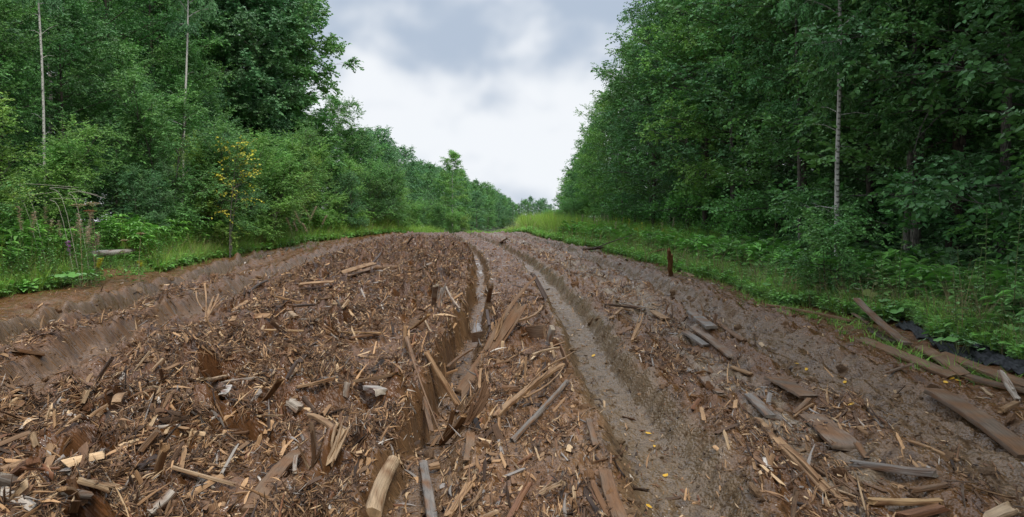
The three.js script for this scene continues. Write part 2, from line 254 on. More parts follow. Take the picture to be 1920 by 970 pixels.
// [name, category, label, colour, px1, py1, lift1, px2, py2, lift2, width, thickness, options]; the two ends are found in the photograph and set down on the ground
function wood(name, category, label, col, x1, y1, l1, x2, y2, l2, w, t, o = {}) {
  const a = at(x1, y1, l1), b = at(x2, y2, l2), L = a.distanceTo(b), seed = woodSeed++;
  if (Math.max(l1, l2) < 0.13) { let need = 0; for (let k = 0; k <= 12; k++) { const f = k / 12, x = lerp(a.x, b.x, f), z = lerp(a.z, b.z, f); need = Math.max(need, terrain(x, -z) + t * 0.35 - lerp(a.y, b.y, f)); } if (mulch((a.x + b.x) / 2, -(a.z + b.z) / 2) > 0.5) need += 0.022; else need -= 0.014; need = Math.min(need, 0.13); a.y += need; b.y += need; }   // lies on the humps between its ends
  o.base = woodCol[col]; let g = stickGeo(L, w, t, seed, o);
  if (o.strands) {                                                // a split piece that frays into separate strands
    const r = rng(seed + 5000), list = [g];
    for (let k = 0; k < o.strands; k++) { const l = L * (0.45 + 0.6 * r()), s = stickGeo(l, w * (0.25 + 0.3 * r()), t * (0.35 + 0.3 * r()), seed * 31 + k, { jag: 2, taper: 0.6, bow: 0.05, base: o.base }); s.rotateY((r() - 0.5) * (o.fan ?? 0.25)); s.rotateZ((r() - 0.2) * (o.fan ?? 0.25) * 0.8); s.translate((o.fromEnd ? 0.05 : r() * 0.4) * L, t * 0.4 * (r() - 0.2), w * (r() - 0.5)); list.push(s); }
    g = mergeGeometries(list);
  }
  lying.push([a.x, -a.z, b.x, -b.z, Math.max(w, t) * 0.5 + 0.035]);
  const m = lay(mesh(name, g, woodMat[col]), a, b, o.roll ?? 0);
  return tag(m, label, category, o.group);
}
const E = Math.PI / 2;
// ---- left heap
wood('thin_lath', 'lath', 'long straight tan lath lying flat across the mulch heap', 'yellow', 497, 636, 0.03, 715, 643, 0.03, 0.055, 0.018, { bow: 0.003, jag: 0.3, taper: 0.05 });
wood('board_piece', 'board', 'short tan board lying on its edge left of the long lath', 'tan', 430, 615, 0.05, 507, 609, 0.06, 0.09, 0.025, { roll: 0.9 });
wood('splinter', 'splinter', 'upright split shard standing at the left end of the short tan board', 'tan', 384, 606, 0, 400, 556, 0.3, 0.06, 0.025, { strands: 5, fan: 0.5, taper: 0.6 });
wood('plank', 'plank', 'upper of two parallel planks leaning on the mulch in mid heap', 'tan', 640, 512, 0.02, 702, 494, 0.22, 0.12, 0.04, { roll: 0.6 });
wood('plank', 'plank', 'lower darker of two parallel planks leaning on the mulch in mid heap', 'muddy', 648, 518, 0.02, 712, 499, 0.14, 0.13, 0.045, { roll: 0.3 });
wood('stick', 'stick', 'thin dark stick rising to the right above the leaning plank pair', 'dark', 694, 497, 0.05, 714, 474, 0.4, 0.07, 0.05);
wood('stick', 'stick', 'small upright stick just left of the leaning plank pair', 'tan', 667, 502, 0, 671, 483, 0.35, 0.05, 0.03);
wood('log', 'log', 'long round muddy log lying flat right of the leaning planks', 'muddy', 700, 508, 0.05, 775, 508, 0.05, 0.13, 0.12, { round: true });
wood('bark_slab', 'bark slab', 'tan bark slab curling at the far left of mid heap, above its twin', 'tan', 560, 535, 0.06, 628, 530, 0.08, 0.10, 0.03, { roll: 0.4 });
wood('bark_slab', 'bark slab', 'dark bark slab just below the tan one in mid heap', 'dark', 560, 543, 0.03, 624, 538, 0.04, 0.10, 0.03);
wood('stick', 'stick', 'slender stick slanting up right below the two bark slabs', 'tan', 590, 558, 0.03, 642, 546, 0.1, 0.04, 0.03);
wood('stick', 'stick', 'low brown stick lying right of the slender slanting stick', 'brown', 615, 552, 0.03, 662, 557, 0.03, 0.05, 0.035);
wood('broken_plank', 'plank', 'dark broken plank half buried above the pale thin stick', 'dark', 518, 583, 0.03, 590, 578, 0.06, 0.12, 0.04);
wood('stick', 'stick', 'thin pale straight stick on the heap above the long lath', 'pale', 560, 602, 0.05, 598, 603, 0.05, 0.035, 0.025, { bow: 0.01 });
wood('board_piece', 'board', 'flat tan board slanting at the left margin of the heap', 'tan', 437, 583, 0.03, 465, 564, 0.05, 0.11, 0.03);
wood('branch', 'branch', 'long dark branch slanting at the upper left margin of the heap', 'dark', 465, 563, 0.04, 501, 538, 0.08, 0.05, 0.05, { round: true });
wood('wood_block', 'block', 'pale broken chip below the dark half buried plank', 'fresh', 545, 596, 0.03, 556, 606, 0.04, 0.08, 0.04);
wood('shard', 'shard', 'pale pointed shard standing in the middle of the heap below the bark slabs', 'fresh', 640, 592, 0.02, 655, 574, 0.1, 0.07, 0.03);
wood('stick', 'stick', 'brown broken stick lying just above the right half of the long lath', 'brown', 655, 632, 0.03, 713, 626, 0.05, 0.035, 0.03);
wood('shard', 'shard', 'upright pale grey board end leading the grey splinters by the deep rut', 'pale', 812, 577, 0, 817, 535, 0.42, 0.09, 0.03, { taper: 0.2 });
wood('stick', 'stick', 'pale grey stick sloping down right towards the deep rut', 'pale', 836, 538, 0.28, 862, 580, 0.08, 0.04, 0.035);
wood('stick', 'stick', 'slim pale stick sloping down right below the upright pale board end', 'fresh', 795, 597, 0.12, 810, 629, 0.02, 0.028, 0.022);
wood('splinter', 'splinter', 'bundle of grey splinters standing beside the far end of the deep rut', 'grey', 822, 578, 0, 830, 540, 0.3, 0.06, 0.03, { strands: 8, fan: 0.7 });
wood('stick', 'stick', 'yellowish stick rising right from the corner of the hanging board', 'yellow', 764, 620, 0.04, 804, 590, 0.28, 0.045, 0.03);
wood('board_piece', 'board', 'muddy board hanging over the edge of the deep rut', 'muddy', 766, 620, 0.04, 833, 645, 0.06, 0.13, 0.025, { roll: 1.1 });
wood('stick', 'stick', 'pale upright stick at the left corner of the hanging board', 'tan', 757, 657, 0.02, 760, 610, 0.3, 0.05, 0.03);
wood('plank', 'plank', 'flat grey brown plank stub left of the upright stick by the deep rut', 'tan', 668, 716, 0.06, 744, 702, 0.08, 0.10, 0.035);
wood('pole', 'pole', 'split tan pole leaning down into the deep rut', 'tan', 797, 654, 0.12, 858, 760, 0.06, 0.05, 0.04, { strands: 2, fan: 0.08 });
wood('slat', 'slat', 'long weathered slat running down the bank left of the deep rut', 'muddy', 762, 652, 0.05, 810, 840, 0.05, 0.055, 0.04, { strands: 2, fan: 0.06, bow: 0.04 });
wood('fence_post', 'post', 'weathered grey post lying end on at the bottom edge left of the rut', 'grey', 793, 864, 0.05, 812, 985, 0.06, 0.072, 0.05, { jag: 0.6, bow: 0.01 });
wood('log', 'log', 'thick pale log with muddy top at the bottom edge of the heap', 'fresh', 737, 862, 0.06, 697, 965, 0.06, 0.115, 0.11, { round: true, rough: 0.1, jag: 0.2 });
wood('plank', 'plank', 'flat muddy tan plank sloping down left in the near heap', 'muddy', 472, 958, 0.04, 560, 846, 0.06, 0.115, 0.03, { jag: 0.6 });
wood('shard', 'shard', 'broad muddy shard standing upright in the near heap', 'muddy', 588, 868, 0, 584, 796, 0.34, 0.12, 0.03, { roll: E, taper: 0.3, jag: 2.4, ends: [0.2, 1] });
wood('board_piece', 'board', 'narrow tan board slanting right of the broad upright shard', 'tan', 581, 778, 0.18, 631, 814, 0.04, 0.055, 0.03);
wood('splinter', 'splinter', 'fan of fresh splintered wood right of the broad upright shard', 'fresh', 614, 876, 0.02, 649, 800, 0.22, 0.055, 0.03, { strands: 9, fan: 0.55 });
wood('stick', 'stick', 'pale thin stick leaning right at the foot of the broad upright shard', 'pale', 552, 882, 0.05, 557, 850, 0.12, 0.03, 0.02);
wood('stick', 'stick', 'sharp pale sliver leaning left against the broad upright shard', 'fresh', 578, 880, 0.02, 556, 832, 0.2, 0.02, 0.014, { taper: 0.6 });
wood('wood_chunk', 'chunk', 'torn whitish chunk on top of the near heap beside the tan plank stub', 'white', 688, 731, 0.08, 718, 741, 0.06, 0.12, 0.05, { rough: 0.3, jag: 1.5 });
wood('wood_chunk', 'chunk', 'whitish block with broken ends in the middle of the near heap', 'pale', 540, 758, 0.07, 564, 774, 0.05, 0.10, 0.06, { rough: 0.25 });
wood('wood_flake', 'flake', 'small white flake lying by the dark hollow in the near heap', 'white', 416, 746, 0.05, 427, 728, 0.09, 0.07, 0.012, { rough: 0.2 });
wood('board_piece', 'board', 'pale tan board stub pointing at a bluish strip in the left heap', 'fresh', 377, 708, 0.06, 421, 703, 0.07, 0.075, 0.025);
wood('wood_strip', 'strip', 'bluish white weathered strip beside the pale tan board stub', 'pale', 417, 714, 0.06, 478, 706, 0.07, 0.05, 0.02, { rough: 0.2 });
wood('board_piece', 'board', 'flat tan board sloping down left above the near heap hollow', 'tan', 495, 757, 0.05, 527, 714, 0.08, 0.065, 0.02);
wood('shard', 'shard', 'brown shard leaning between flat tan board and tan splinter', 'dark', 537, 718, 0.03, 557, 682, 0.12, 0.05, 0.025);
wood('splinter', 'splinter', 'long tan splinter lying level above the whitish block', 'tan', 553, 732, 0.05, 631, 714, 0.07, 0.045, 0.025, { strands: 2, fan: 0.1 });
wood('stick', 'stick', 'short pale upright stub right of the long tan splinter', 'pale', 648, 746, 0.02, 652, 716, 0.16, 0.055, 0.03);
wood('splinter', 'splinter', 'light splinter lying level left of the whitish block', 'fresh', 484, 787, 0.04, 530, 786, 0.04, 0.035, 0.018);
wood('stick', 'stick', 'long pale stick crossing another at lower left', 'fresh', 320, 872, 0.07, 443, 906, 0.05, 0.026, 0.02, { bow: 0.02 });
wood('stick', 'stick', 'short pale stick forking from under the long crossing stick', 'pale', 358, 885, 0.05, 402, 914, 0.03, 0.024, 0.018);
wood('board_piece', 'board', 'whitish worn board at the bottom edge below the crossing sticks', 'pale', 276, 975, 0.05, 328, 929, 0.07, 0.065, 0.025, { rough: 0.15 });
wood('weathered_log', 'log', 'weathered grey log lying in the bottom left corner', 'grey', -12, 944, 0.06, 168, 974, 0.04, 0.075, 0.06, { round: true, rough: 0.15 });
wood('bark_curl', 'bark', 'curled strip of bark beside the grey log in the bottom left', 'tan', 114, 925, 0.1, 138, 968, 0.02, 0.045, 0.02, { bow: 0.12 });
wood('bark_curl', 'bark', 'second thicker curl of bark right of the first by the grey log', 'brown', 131, 918, 0.1, 160, 970, 0.02, 0.05, 0.03, { bow: 0.12 });
wood('splinter', 'splinter', 'splintered pale stack pointing right above the grey log', 'fresh', 145, 926, 0.08, 207, 945, 0.06, 0.05, 0.03, { strands: 5, fan: 0.25 });
wood('shard', 'shard', 'brown square shard leaning out of the left heap', 'muddy', 265, 846, 0.02, 297, 806, 0.2, 0.065, 0.04);
wood('shard', 'shard', 'tan split stake standing over the dark hole at lower left', 'tan', 293, 897, 0, 311, 836, 0.3, 0.05, 0.03, { strands: 2, fan: 0.1 });
wood('wood_chip', 'chip', 'short pale flat board chip upright in the far left heap', 'fresh', 68, 836, 0.02, 59, 807, 0.12, 0.05, 0.02);
wood('wood_chip', 'chip', 'tan rectangular chip tilted up in the middle of the left heap', 'tan', 217, 762, 0.03, 230, 743, 0.12, 0.075, 0.025);
wood('wood_chip', 'chip', 'tan upright chip left of the tilted rectangular chip', 'fresh', 153, 757, 0.02, 163, 731, 0.14, 0.055, 0.025);
wood('wood_chip', 'chip', 'long muddy chip standing below the tilted rectangular chip', 'muddy', 233, 806, 0.02, 230, 770, 0.14, 0.055, 0.02);
wood('stick', 'stick', 'straight tan stick rising right in the far left heap', 'tan', 102, 823, 0.03, 152, 784, 0.08, 0.025, 0.018);
wood('board_piece', 'board', 'tan board end lying flat between the chips of the left heap', 'tan', 170, 788, 0.05, 202, 769, 0.07, 0.075, 0.025);
wood('plank', 'plank', 'muddy plank lying level at the far left edge of the heap', 'muddy', 19, 664, 0.05, 86, 674, 0.05, 0.14, 0.05);
wood('stick', 'stick', 'dark leaning stick on the grey mud of the left track', 'dark', 180, 719, 0.02, 211, 671, 0.3, 0.03, 0.03);
wood('stick', 'stick', 'pale leaning splinter on the left margin of the heap, long and sharp', 'fresh', 250, 697, 0.03, 282, 658, 0.2, 0.045, 0.02, { taper: 0.5 });
wood('stick', 'stick', 'short tan splinter right of the long sharp pale splinter', 'fresh', 283, 701, 0.03, 306, 676, 0.12, 0.045, 0.02);
wood('splinter', 'splinter', 'sheaf of split fibres lying low at the left edge of the near heap', 'tan', -8, 882, 0.04, 62, 861, 0.05, 0.10, 0.04, { strands: 8, fan: 0.15 });
wood('splinter', 'splinter', 'long sheaf of grey fibres lying right of the curled bark', 'grey', 118, 896, 0.05, 190, 862, 0.07, 0.06, 0.03, { strands: 6, fan: 0.12 });
wood('board_piece', 'board', 'rust brown board stub at the far left beside the fibre sheaf', 'rust', 18, 908, 0.05, 62, 872, 0.08, 0.06, 0.03);
wood('shard', 'shard', 'thick tan stub poking up at the bottom edge right of the worn board', 'tan', 405, 975, 0.02, 398, 937, 0.12, 0.055, 0.035, { strands: 3, fan: 0.3 });
// ---- deep rut and the middle strip
wood('plank', 'plank', 'big muddy plank lying diagonally on edge in the deep rut', 'muddy', 856, 748, 0.05, 978, 570, 0.42, 0.14, 0.035, { roll: 0.75, strands: 3, fan: 0.1, jag: 1.6 });
wood('crossboard', 'board', 'muddy board standing on edge straight across the deep rut', 'muddy', 884, 648, 0.09, 1023, 640, 0.08, 0.16, 0.03, { roll: E, bow: 0.004, jag: 0.5 });
wood('wood_block', 'block', 'pale grey sawn block at the right end of the board across the rut', 'pale', 1029, 641, 0.04, 1036, 614, 0.22, 0.10, 0.05, { jag: 0.2, taper: 0.05, roll: E });
wood('grey_pole', 'pole', 'rough grey pole lying on the middle strip right of the splintered board', 'grey', 958, 825, 0.03, 1065, 711, 0.05, 0.05, 0.045, { round: true, rough: 0.2 });
wood('splintered_board', 'board', 'long board frayed into fresh fibres at its near end', 'tan', 925, 784, 0.05, 1056, 684, 0.16, 0.06, 0.035, { strands: 6, fan: 0.07, jag: 2 });
wood('board_piece', 'board', 'dark upright board tilted right at the far end of the middle strip', 'dark', 1025, 562, 0.04, 998, 512, 0.5, 0.10, 0.035);
wood('stick', 'stick', 'thin level stick crossing below the dark upright board', 'tan', 976, 562, 0.12, 1037, 564, 0.12, 0.03, 0.022, { bow: 0.01 });
wood('stick', 'stick', 'thin dark stick rising right from the big diagonal plank', 'muddy', 900, 693, 0.1, 961, 672, 0.12, 0.03, 0.02);
wood('stick', 'stick', 'pale yellow stick lying below the board across the rut', 'fresh', 998, 688, 0.05, 1050, 673, 0.06, 0.03, 0.022);
wood('stick', 'stick', 'short pale stick standing under the sawn grey block', 'fresh', 1040, 673, 0.02, 1033, 641, 0.2, 0.03, 0.022);
wood('board_piece', 'board', 'brown flat board upright at the right edge of the middle strip', 'brown', 1066, 690, 0.02, 1050, 648, 0.2, 0.085, 0.02, { roll: E });
wood('splinter', 'splinter', 'tall fan of splinters standing behind the board across the rut', 'tan', 925, 640, 0.05, 940, 596, 0.28, 0.05, 0.025, { strands: 9, fan: 0.7 });
wood('stick', 'stick', 'long split stick rising right towards the thin level stick', 'tan', 958, 604, 0.12, 1018, 573, 0.14, 0.04, 0.025);
wood('stake', 'stake', 'short tan stake on the right lip of the flooded rut', 'muddy', 916, 568, 0.02, 921, 538, 0.35, 0.09, 0.04);
wood('stake', 'stake', 'dark short stake below the tan one on the rut lip', 'dark', 918, 612, 0.02, 913, 581, 0.22, 0.05, 0.035);
wood('stick', 'stick', 'tan stick sloping up right out of the deep rut wall', 'muddy', 838, 690, 0.08, 886, 655, 0.16, 0.045, 0.03);
wood('stick', 'stick', 'short pale stick standing at the near side of the diagonal plank', 'tan', 899, 730, 0.05, 902, 690, 0.22, 0.03, 0.025);
wood('stick', 'stick', 'thin standing stick right of the short pale one by the diagonal plank', 'tan', 984, 716, 0.02, 986, 668, 0.24, 0.025, 0.02);
wood('wood_block', 'block', 'brown square block lying in the middle strip above the frayed board', 'brown', 940, 726, 0.06, 976, 727, 0.06, 0.07, 0.06);
wood('splinter', 'splinter', 'thick sheaf of brown splinters leaning left of the frayed board', 'brown', 872, 800, 0.03, 920, 735, 0.28, 0.07, 0.04, { strands: 12, fan: 0.5 });
wood('splinter', 'splinter', 'low fan of tan splinters left of the brown sheaf', 'tan', 826, 832, 0.03, 872, 775, 0.12, 0.06, 0.03, { strands: 9, fan: 0.5 });
wood('board_piece', 'board', 'muddy grey board end running down right of the low splinter fan', 'muddy', 878, 868, 0.03, 882, 812, 0.08, 0.075, 0.025);
wood('wood_block', 'block', 'squarish tan block at the top of the grey post', 'tan', 804, 874, 0.05, 826, 868, 0.05, 0.075, 0.04);
wood('white_scrap', 'scrap', 'bright white scrap lying in the bottom of the deep rut', 'white', 848, 766, 0.03, 862, 770, 0.03, 0.06, 0.006, { rough: 0.2 });
wood('splinter', 'splinter', 'tall pair of split sticks rising from the bottom edge in the middle', 'tan', 838, 972, 0.03, 880, 904, 0.14, 0.04, 0.025, { strands: 4, fan: 0.2 });
wood('splinter', 'splinter', 'dark red split stick rising from the bottom edge right of the pair', 'rust', 952, 972, 0.02, 992, 902, 0.1, 0.04, 0.025, { strands: 3, fan: 0.12 });
wood('stick', 'stick', 'fresh pale stick at the bottom edge between the split sticks', 'fresh', 895, 972, 0.03, 934, 954, 0.04, 0.03, 0.02);
wood('splinter', 'splinter', 'pale torn splinter fan at the edge of the right wheel track', 'fresh', 1010, 922, 0.03, 1056, 900, 0.08, 0.04, 0.02, { strands: 4, fan: 0.5 });
wood('splinter', 'splinter', 'reddish curved splinter in the clay above the split sticks', 'rust', 952, 880, 0.02, 998, 850, 0.05, 0.03, 0.02, { strands: 2, fan: 0.15, bow: 0.08 });
wood('board_piece', 'board', 'flat narrow board lying in the near right wheel track', 'muddy', 1135, 878, 0.03, 1168, 978, 0.04, 0.095, 0.025, { jag: 0.4 });
wood('stick', 'stick', 'dark slat edging the right wheel track above the flat narrow board', 'mud', 1103, 782, 0.04, 1118, 836, 0.04, 0.05, 0.03);
// ---- right of the right wheel track
wood('board_piece', 'board', 'grey white flat board in the left cluster of the right ridge', 'grey', 1162, 567, 0.06, 1212, 576, 0.06, 0.13, 0.03);
wood('stick', 'stick', 'dark level stick in front of the grey white flat board', 'dark', 1134, 570, 0.07, 1203, 579, 0.07, 0.05, 0.04);
wood('board_piece', 'board', 'tan flat board under the dark level stick', 'tan', 1142, 576, 0.03, 1184, 582, 0.03, 0.15, 0.03);
wood('stick', 'stick', 'short tan stick sloping below the flat boards of the right ridge', 'tan', 1146, 598, 0.04, 1165, 581, 0.06, 0.05, 0.03);
wood('plank', 'plank', 'tan wet plank stub right of the flat boards of the right ridge', 'tan', 1224, 583, 0.05, 1249, 599, 0.04, 0.14, 0.035);
wood('board_piece', 'board', 'brown block shaped board on the slope of the right wheel track', 'brown', 1158, 626, 0.05, 1184, 613, 0.06, 0.10, 0.04);
wood('splinter', 'splinter', 'cluster of splinters standing on the right ridge below the boards', 'tan', 1185, 640, 0.02, 1200, 606, 0.16, 0.05, 0.03, { strands: 4, fan: 0.4 });
wood('plank', 'plank', 'thick grey plank stub pressed in the mud with dark lower edge', 'grey', 1296, 590, 0.06, 1335, 620, 0.06, 0.17, 0.05, { jag: 0.3 });
wood('plank', 'plank', 'bluish grey plank stub left of the long pressed board', 'grey', 1282, 619, 0.04, 1324, 647, 0.04, 0.12, 0.035, { jag: 0.3 });
wood('plank', 'plank', 'long grey brown board pressed flat in the pale track', 'mauve', 1299, 612, 0.045, 1376, 670, 0.04, 0.13, 0.03);
wood('stick', 'stick', 'dark half buried pole lying along the right ridge', 'brown', 1338, 591, 0.05, 1397, 638, 0.05, 0.08, 0.06, { round: true });
wood('board_piece', 'board', 'tan board stub below the long pressed board', 'tan', 1372, 686, 0.04, 1410, 701, 0.04, 0.085, 0.025);
wood('board_piece', 'board', 'grey brown board lying left of the tan stub on the pressed track', 'mauve', 1320, 706, 0.045, 1354, 738, 0.045, 0.10, 0.03);
wood('board_piece', 'board', 'short smooth grey board with square ends in the pressed track', 'grey', 1406, 738, 0.03, 1446, 779, 0.03, 0.105, 0.03, { jag: 0.15 });
wood('wide_board', 'board', 'wide brown board sunk in the mud above the wide pale board', 'mud', 1450, 708, 0.04, 1518, 744, 0.04, 0.19, 0.03, { jag: 0.4 });
wood('wide_board', 'board', 'wide pale brown board lying smooth in the mud at right', 'mauve', 1520, 776, 0.05, 1592, 838, 0.045, 0.21, 0.03, { jag: 0.25, taper: -0.15 });
wood('stick', 'stick', 'brown board edge sloping up right above the wide pale board', 'muddy', 1486, 774, 0.03, 1520, 744, 0.06, 0.05, 0.025);
wood('stick', 'stick', 'thin tan stick just below the sloping brown board edge', 'tan', 1489, 779, 0.03, 1525, 755, 0.05, 0.025, 0.018);
wood('split_beam', 'beam', 'long split beam of frayed yellow fibres lying down the near right mud', 'tan', 1454, 822, 0.05, 1556, 928, 0.05, 0.085, 0.06, { strands: 7, fan: 0.08, jag: 1.6 });
wood('stick', 'stick', 'tan split stick leading into the far end of the split beam', 'tan', 1419, 783, 0.03, 1458, 838, 0.05, 0.05, 0.03);
wood('stick', 'stick', 'long strand lying right of the split beam', 'muddy', 1478, 834, 0.04, 1577, 907, 0.04, 0.035, 0.025, { strands: 2, fan: 0.06 });
wood('root', 'root', 'thin curved yellowish root running right from the split beam', 'fresh', 1546, 906, 0.04, 1618, 934, 0.04, 0.025, 0.02, { bow: 0.06, round: true });
wood('plank', 'plank', 'grey topped plank with fresh broken ends lying level at near right', 'grey', 1592, 864, 0.05, 1760, 885, 0.05, 0.065, 0.05, { jag: 0.8 });
wood('stick', 'stick', 'low brown stick below the grey topped plank', 'muddy', 1704, 917, 0.03, 1783, 904, 0.04, 0.04, 0.03);
wood('board_piece', 'board', 'bright yellow split board at the bottom right of the mud', 'yellow', 1627, 936, 0.05, 1768, 936, 0.05, 0.06, 0.03, { jag: 1.2 });
wood('shard', 'shard', 'reddish broken slab below the bright yellow board', 'rust', 1680, 968, 0.03, 1775, 945, 0.05, 0.07, 0.04, { rough: 0.15 });
wood('board_piece', 'board', 'tan board end in the bottom right corner', 'fresh', 1845, 972, 0.05, 1904, 946, 0.07, 0.12, 0.035);
wood('stick', 'stick', 'long thin stick slanting down right above the grey topped plank', 'tan', 1703, 826, 0.03, 1800, 867, 0.03, 0.025, 0.02, { strands: 1, fan: 0.05 });
wood('stick', 'stick', 'short brown stub standing at the end of the wide pale board', 'muddy', 1627, 858, 0.02, 1606, 826, 0.1, 0.05, 0.025);
wood('big_plank', 'plank', 'big plank caked in grey mud lying on the far right', 'mud', 1752, 730, 0.05, 1935, 856, 0.05, 0.20, 0.05, { rough: 0.06, jag: 0.4 });
wood('raised_plank', 'plank', 'weathered mauve plank with its far end raised over the grass edge', 'mauve', 1606, 560, 0.42, 1702, 645, 0.08, 0.115, 0.035, { rough: 0.12, jag: 0.4 });
wood('plank', 'plank', 'long muddy plank at the front of the pile by the grass edge', 'muddy', 1614, 634, 0.06, 1792, 705, 0.05, 0.15, 0.04, { roll: 0.25 });
wood('plank', 'plank', 'middle muddy plank of the pile, running down right', 'muddy', 1726, 649, 0.07, 1813, 704, 0.07, 0.14, 0.04, { roll: 0.2 });
wood('plank', 'plank', 'rearmost brown plank of the pile running out of the picture at right', 'muddy', 1766, 662, 0.10, 1935, 724, 0.08, 0.13, 0.045, { roll: 0.3 });
wood('plank', 'plank', 'front brown plank continuing the pile to the right edge', 'mud', 1808, 701, 0.05, 1935, 734, 0.06, 0.12, 0.04);
wood('stick', 'stick', 'short broken stub left of the raised plank', 'mauve', 1599, 586, 0.1, 1628, 605, 0.05, 0.05, 0.03);
wood('bark_slab', 'bark slab', 'dark flaky bark slab under the raised plank', 'dark', 1631, 612, 0.08, 1678, 640, 0.06, 0.11, 0.03, { rough: 0.3 });
wood('long_branch', 'branch', 'long thin flattened branch lying before the grass edge at right', 'muddy', 1436, 572, 0.04, 1598, 603, 0.04, 0.06, 0.04, { rough: 0.15, bow: 0.02 });
wood('stick', 'stick', 'pale grey stick with frayed top leaning on the pile at far right', 'pale', 1875, 694, 0.2, 1910, 750, 0.03, 0.05, 0.025, { strands: 2, fan: 0.12 });
wood('wood_block', 'block', 'short tan stub lying right of the mud caked plank', 'tan', 1876, 773, 0.03, 1909, 757, 0.06, 0.055, 0.04);
wood('stick', 'stick', 'pale short stick in front of the pile at right', 'fresh', 1841, 724, 0.03, 1863, 741, 0.03, 0.035, 0.02);
wood('splinter', 'splinter', 'dark splinters lying on the grey mud before the pile', 'mud', 1660, 711, 0.03, 1711, 694, 0.05, 0.05, 0.02, { strands: 3, fan: 0.15 });
wood('stump_post', 'post', 'brown broken post standing upright at the right edge of the track', 'tan', 1258, 519, -0.05, 1254, 466, 0.85, 0.15, 0.11, { round: true, rough: 0.4, jag: 2.5, taper: 0.35, strands: 2, fan: 0.08 });
wood('plank', 'plank', 'dark plank lying right of the upright broken post', 'brown', 1273, 495, 0.12, 1314, 503, 0.1, 0.2, 0.07);
wood('plank', 'plank', 'brown plank end sloping into the grass right of the dark plank', 'brown', 1311, 502, 0.12, 1342, 514, 0.08, 0.2, 0.06);
wood('board_piece', 'board', 'rust brown board rising left of the upright broken post', 'rust', 1201, 482, 0.05, 1248, 467, 0.35, 0.16, 0.05);
wood('wood_chunk', 'chunk', 'pale split chunk at the foot of the dark plank', 'fresh', 1280, 508, 0.05, 1300, 518, 0.03, 0.14, 0.05);
wood('thin_branch', 'branch', 'thin dark bare branch rising from the far grass edge at right', 'dark', 1108, 469, 0.05, 1186, 441, 0.8, 0.06, 0.06, { round: true, taper: 0.6 });
wood('log', 'log', 'dark log lying flat under the thin bare branch', 'dark', 1092, 471, 0.06, 1139, 467, 0.08, 0.14, 0.14, { round: true });
wood('fallen_log', 'log', 'pale birch log lying in the weeds on the left bank', 'white', 163, 476, 0.36, 275, 470, 0.34, 0.19, 0.19, { round: true, jag: 0.1 });
wood('board_piece', 'board', 'pale board end standing among far mud at the crest', 'pale', 938, 455, 0.05, 952, 447, 0.3, 0.16, 0.05);
wood('stick', 'stick', 'small dark stick leaning up on the far mud left of the flooded rut', 'dark', 764, 458, 0.05, 777, 445, 0.5, 0.08, 0.06);
wood('stick', 'stick', 'small pale stick leaning up on the far mud nearer the flooded rut', 'fresh', 845, 468, 0.05, 856, 459, 0.3, 0.07, 0.05);

{ // black sheeting half buried along the grass edge at far right
  const foil = new THREE.MeshPhysicalMaterial({ color: new THREE.Color(0.010, 0.010, 0.011), roughness: 0.62, side: THREE.DoubleSide }); foil.name = 'black plastic';
  const film = (label, x1, y1, x2, y2, w, hump, seed) => {
    const a = at(x1, y1, 0), b = at(x2, y2, 0), n = 46, m = 14, pos = [], idx = [], dir = b.clone().sub(a), side = V(-dir.z, 0, dir.x).normalize().multiplyScalar(w);
    for (let layer = 0; layer < 2; layer++) for (let i = 0; i <= n; i++) for (let j = 0; j <= m; j++) {
      const s = i / n, t = j / m - 0.5, p = a.clone().addScaledVector(dir, s).addScaledVector(side, t * (0.8 + 0.35 * ns(s * 6 + seed, 2)) + 0.15 * ns(s * 5, seed));
      const y = terrain(p.x, -p.z, false) + 0.03 + hump * (0.6 + ns(s * 4 + seed, 5)) * (1 - 4 * t * t) + 0.05 * ns(s * 16 + seed, t * 9) + 0.03 * Math.abs(ns(s * 34, t * 20 + seed)) - layer * 0.008;
      pos.push(p.x, y, p.z);
    }
    const W = m + 1, B = (n + 1) * W;
    for (let i = 0; i < n; i++) for (let j = 0; j < m; j++) { const q = i * W + j; idx.push(q, q + 1, q + W, q + 1, q + W + 1, q + W); const z = q + B; idx.push(z, z + W, z + 1, z + 1, z + W, z + W + 1); }
    for (let i = 0; i < n; i++) for (const j of [0, m]) { const q = i * W + j; idx.push(q, q + W, q + B, q + W, q + W + B, q + B); }
    tag(mesh('plastic_sheet', geom(pos, idx), foil), label, 'plastic sheet');
  };
  film('crumpled black plastic sheet along the grass edge behind the plank pile', 1690, 612, 1830, 690, 0.22, 0.02, 3);
  film('folded black plastic sheet running to the right edge of the picture', 1818, 657, 1950, 705, 0.32, 0.05, 9);
}

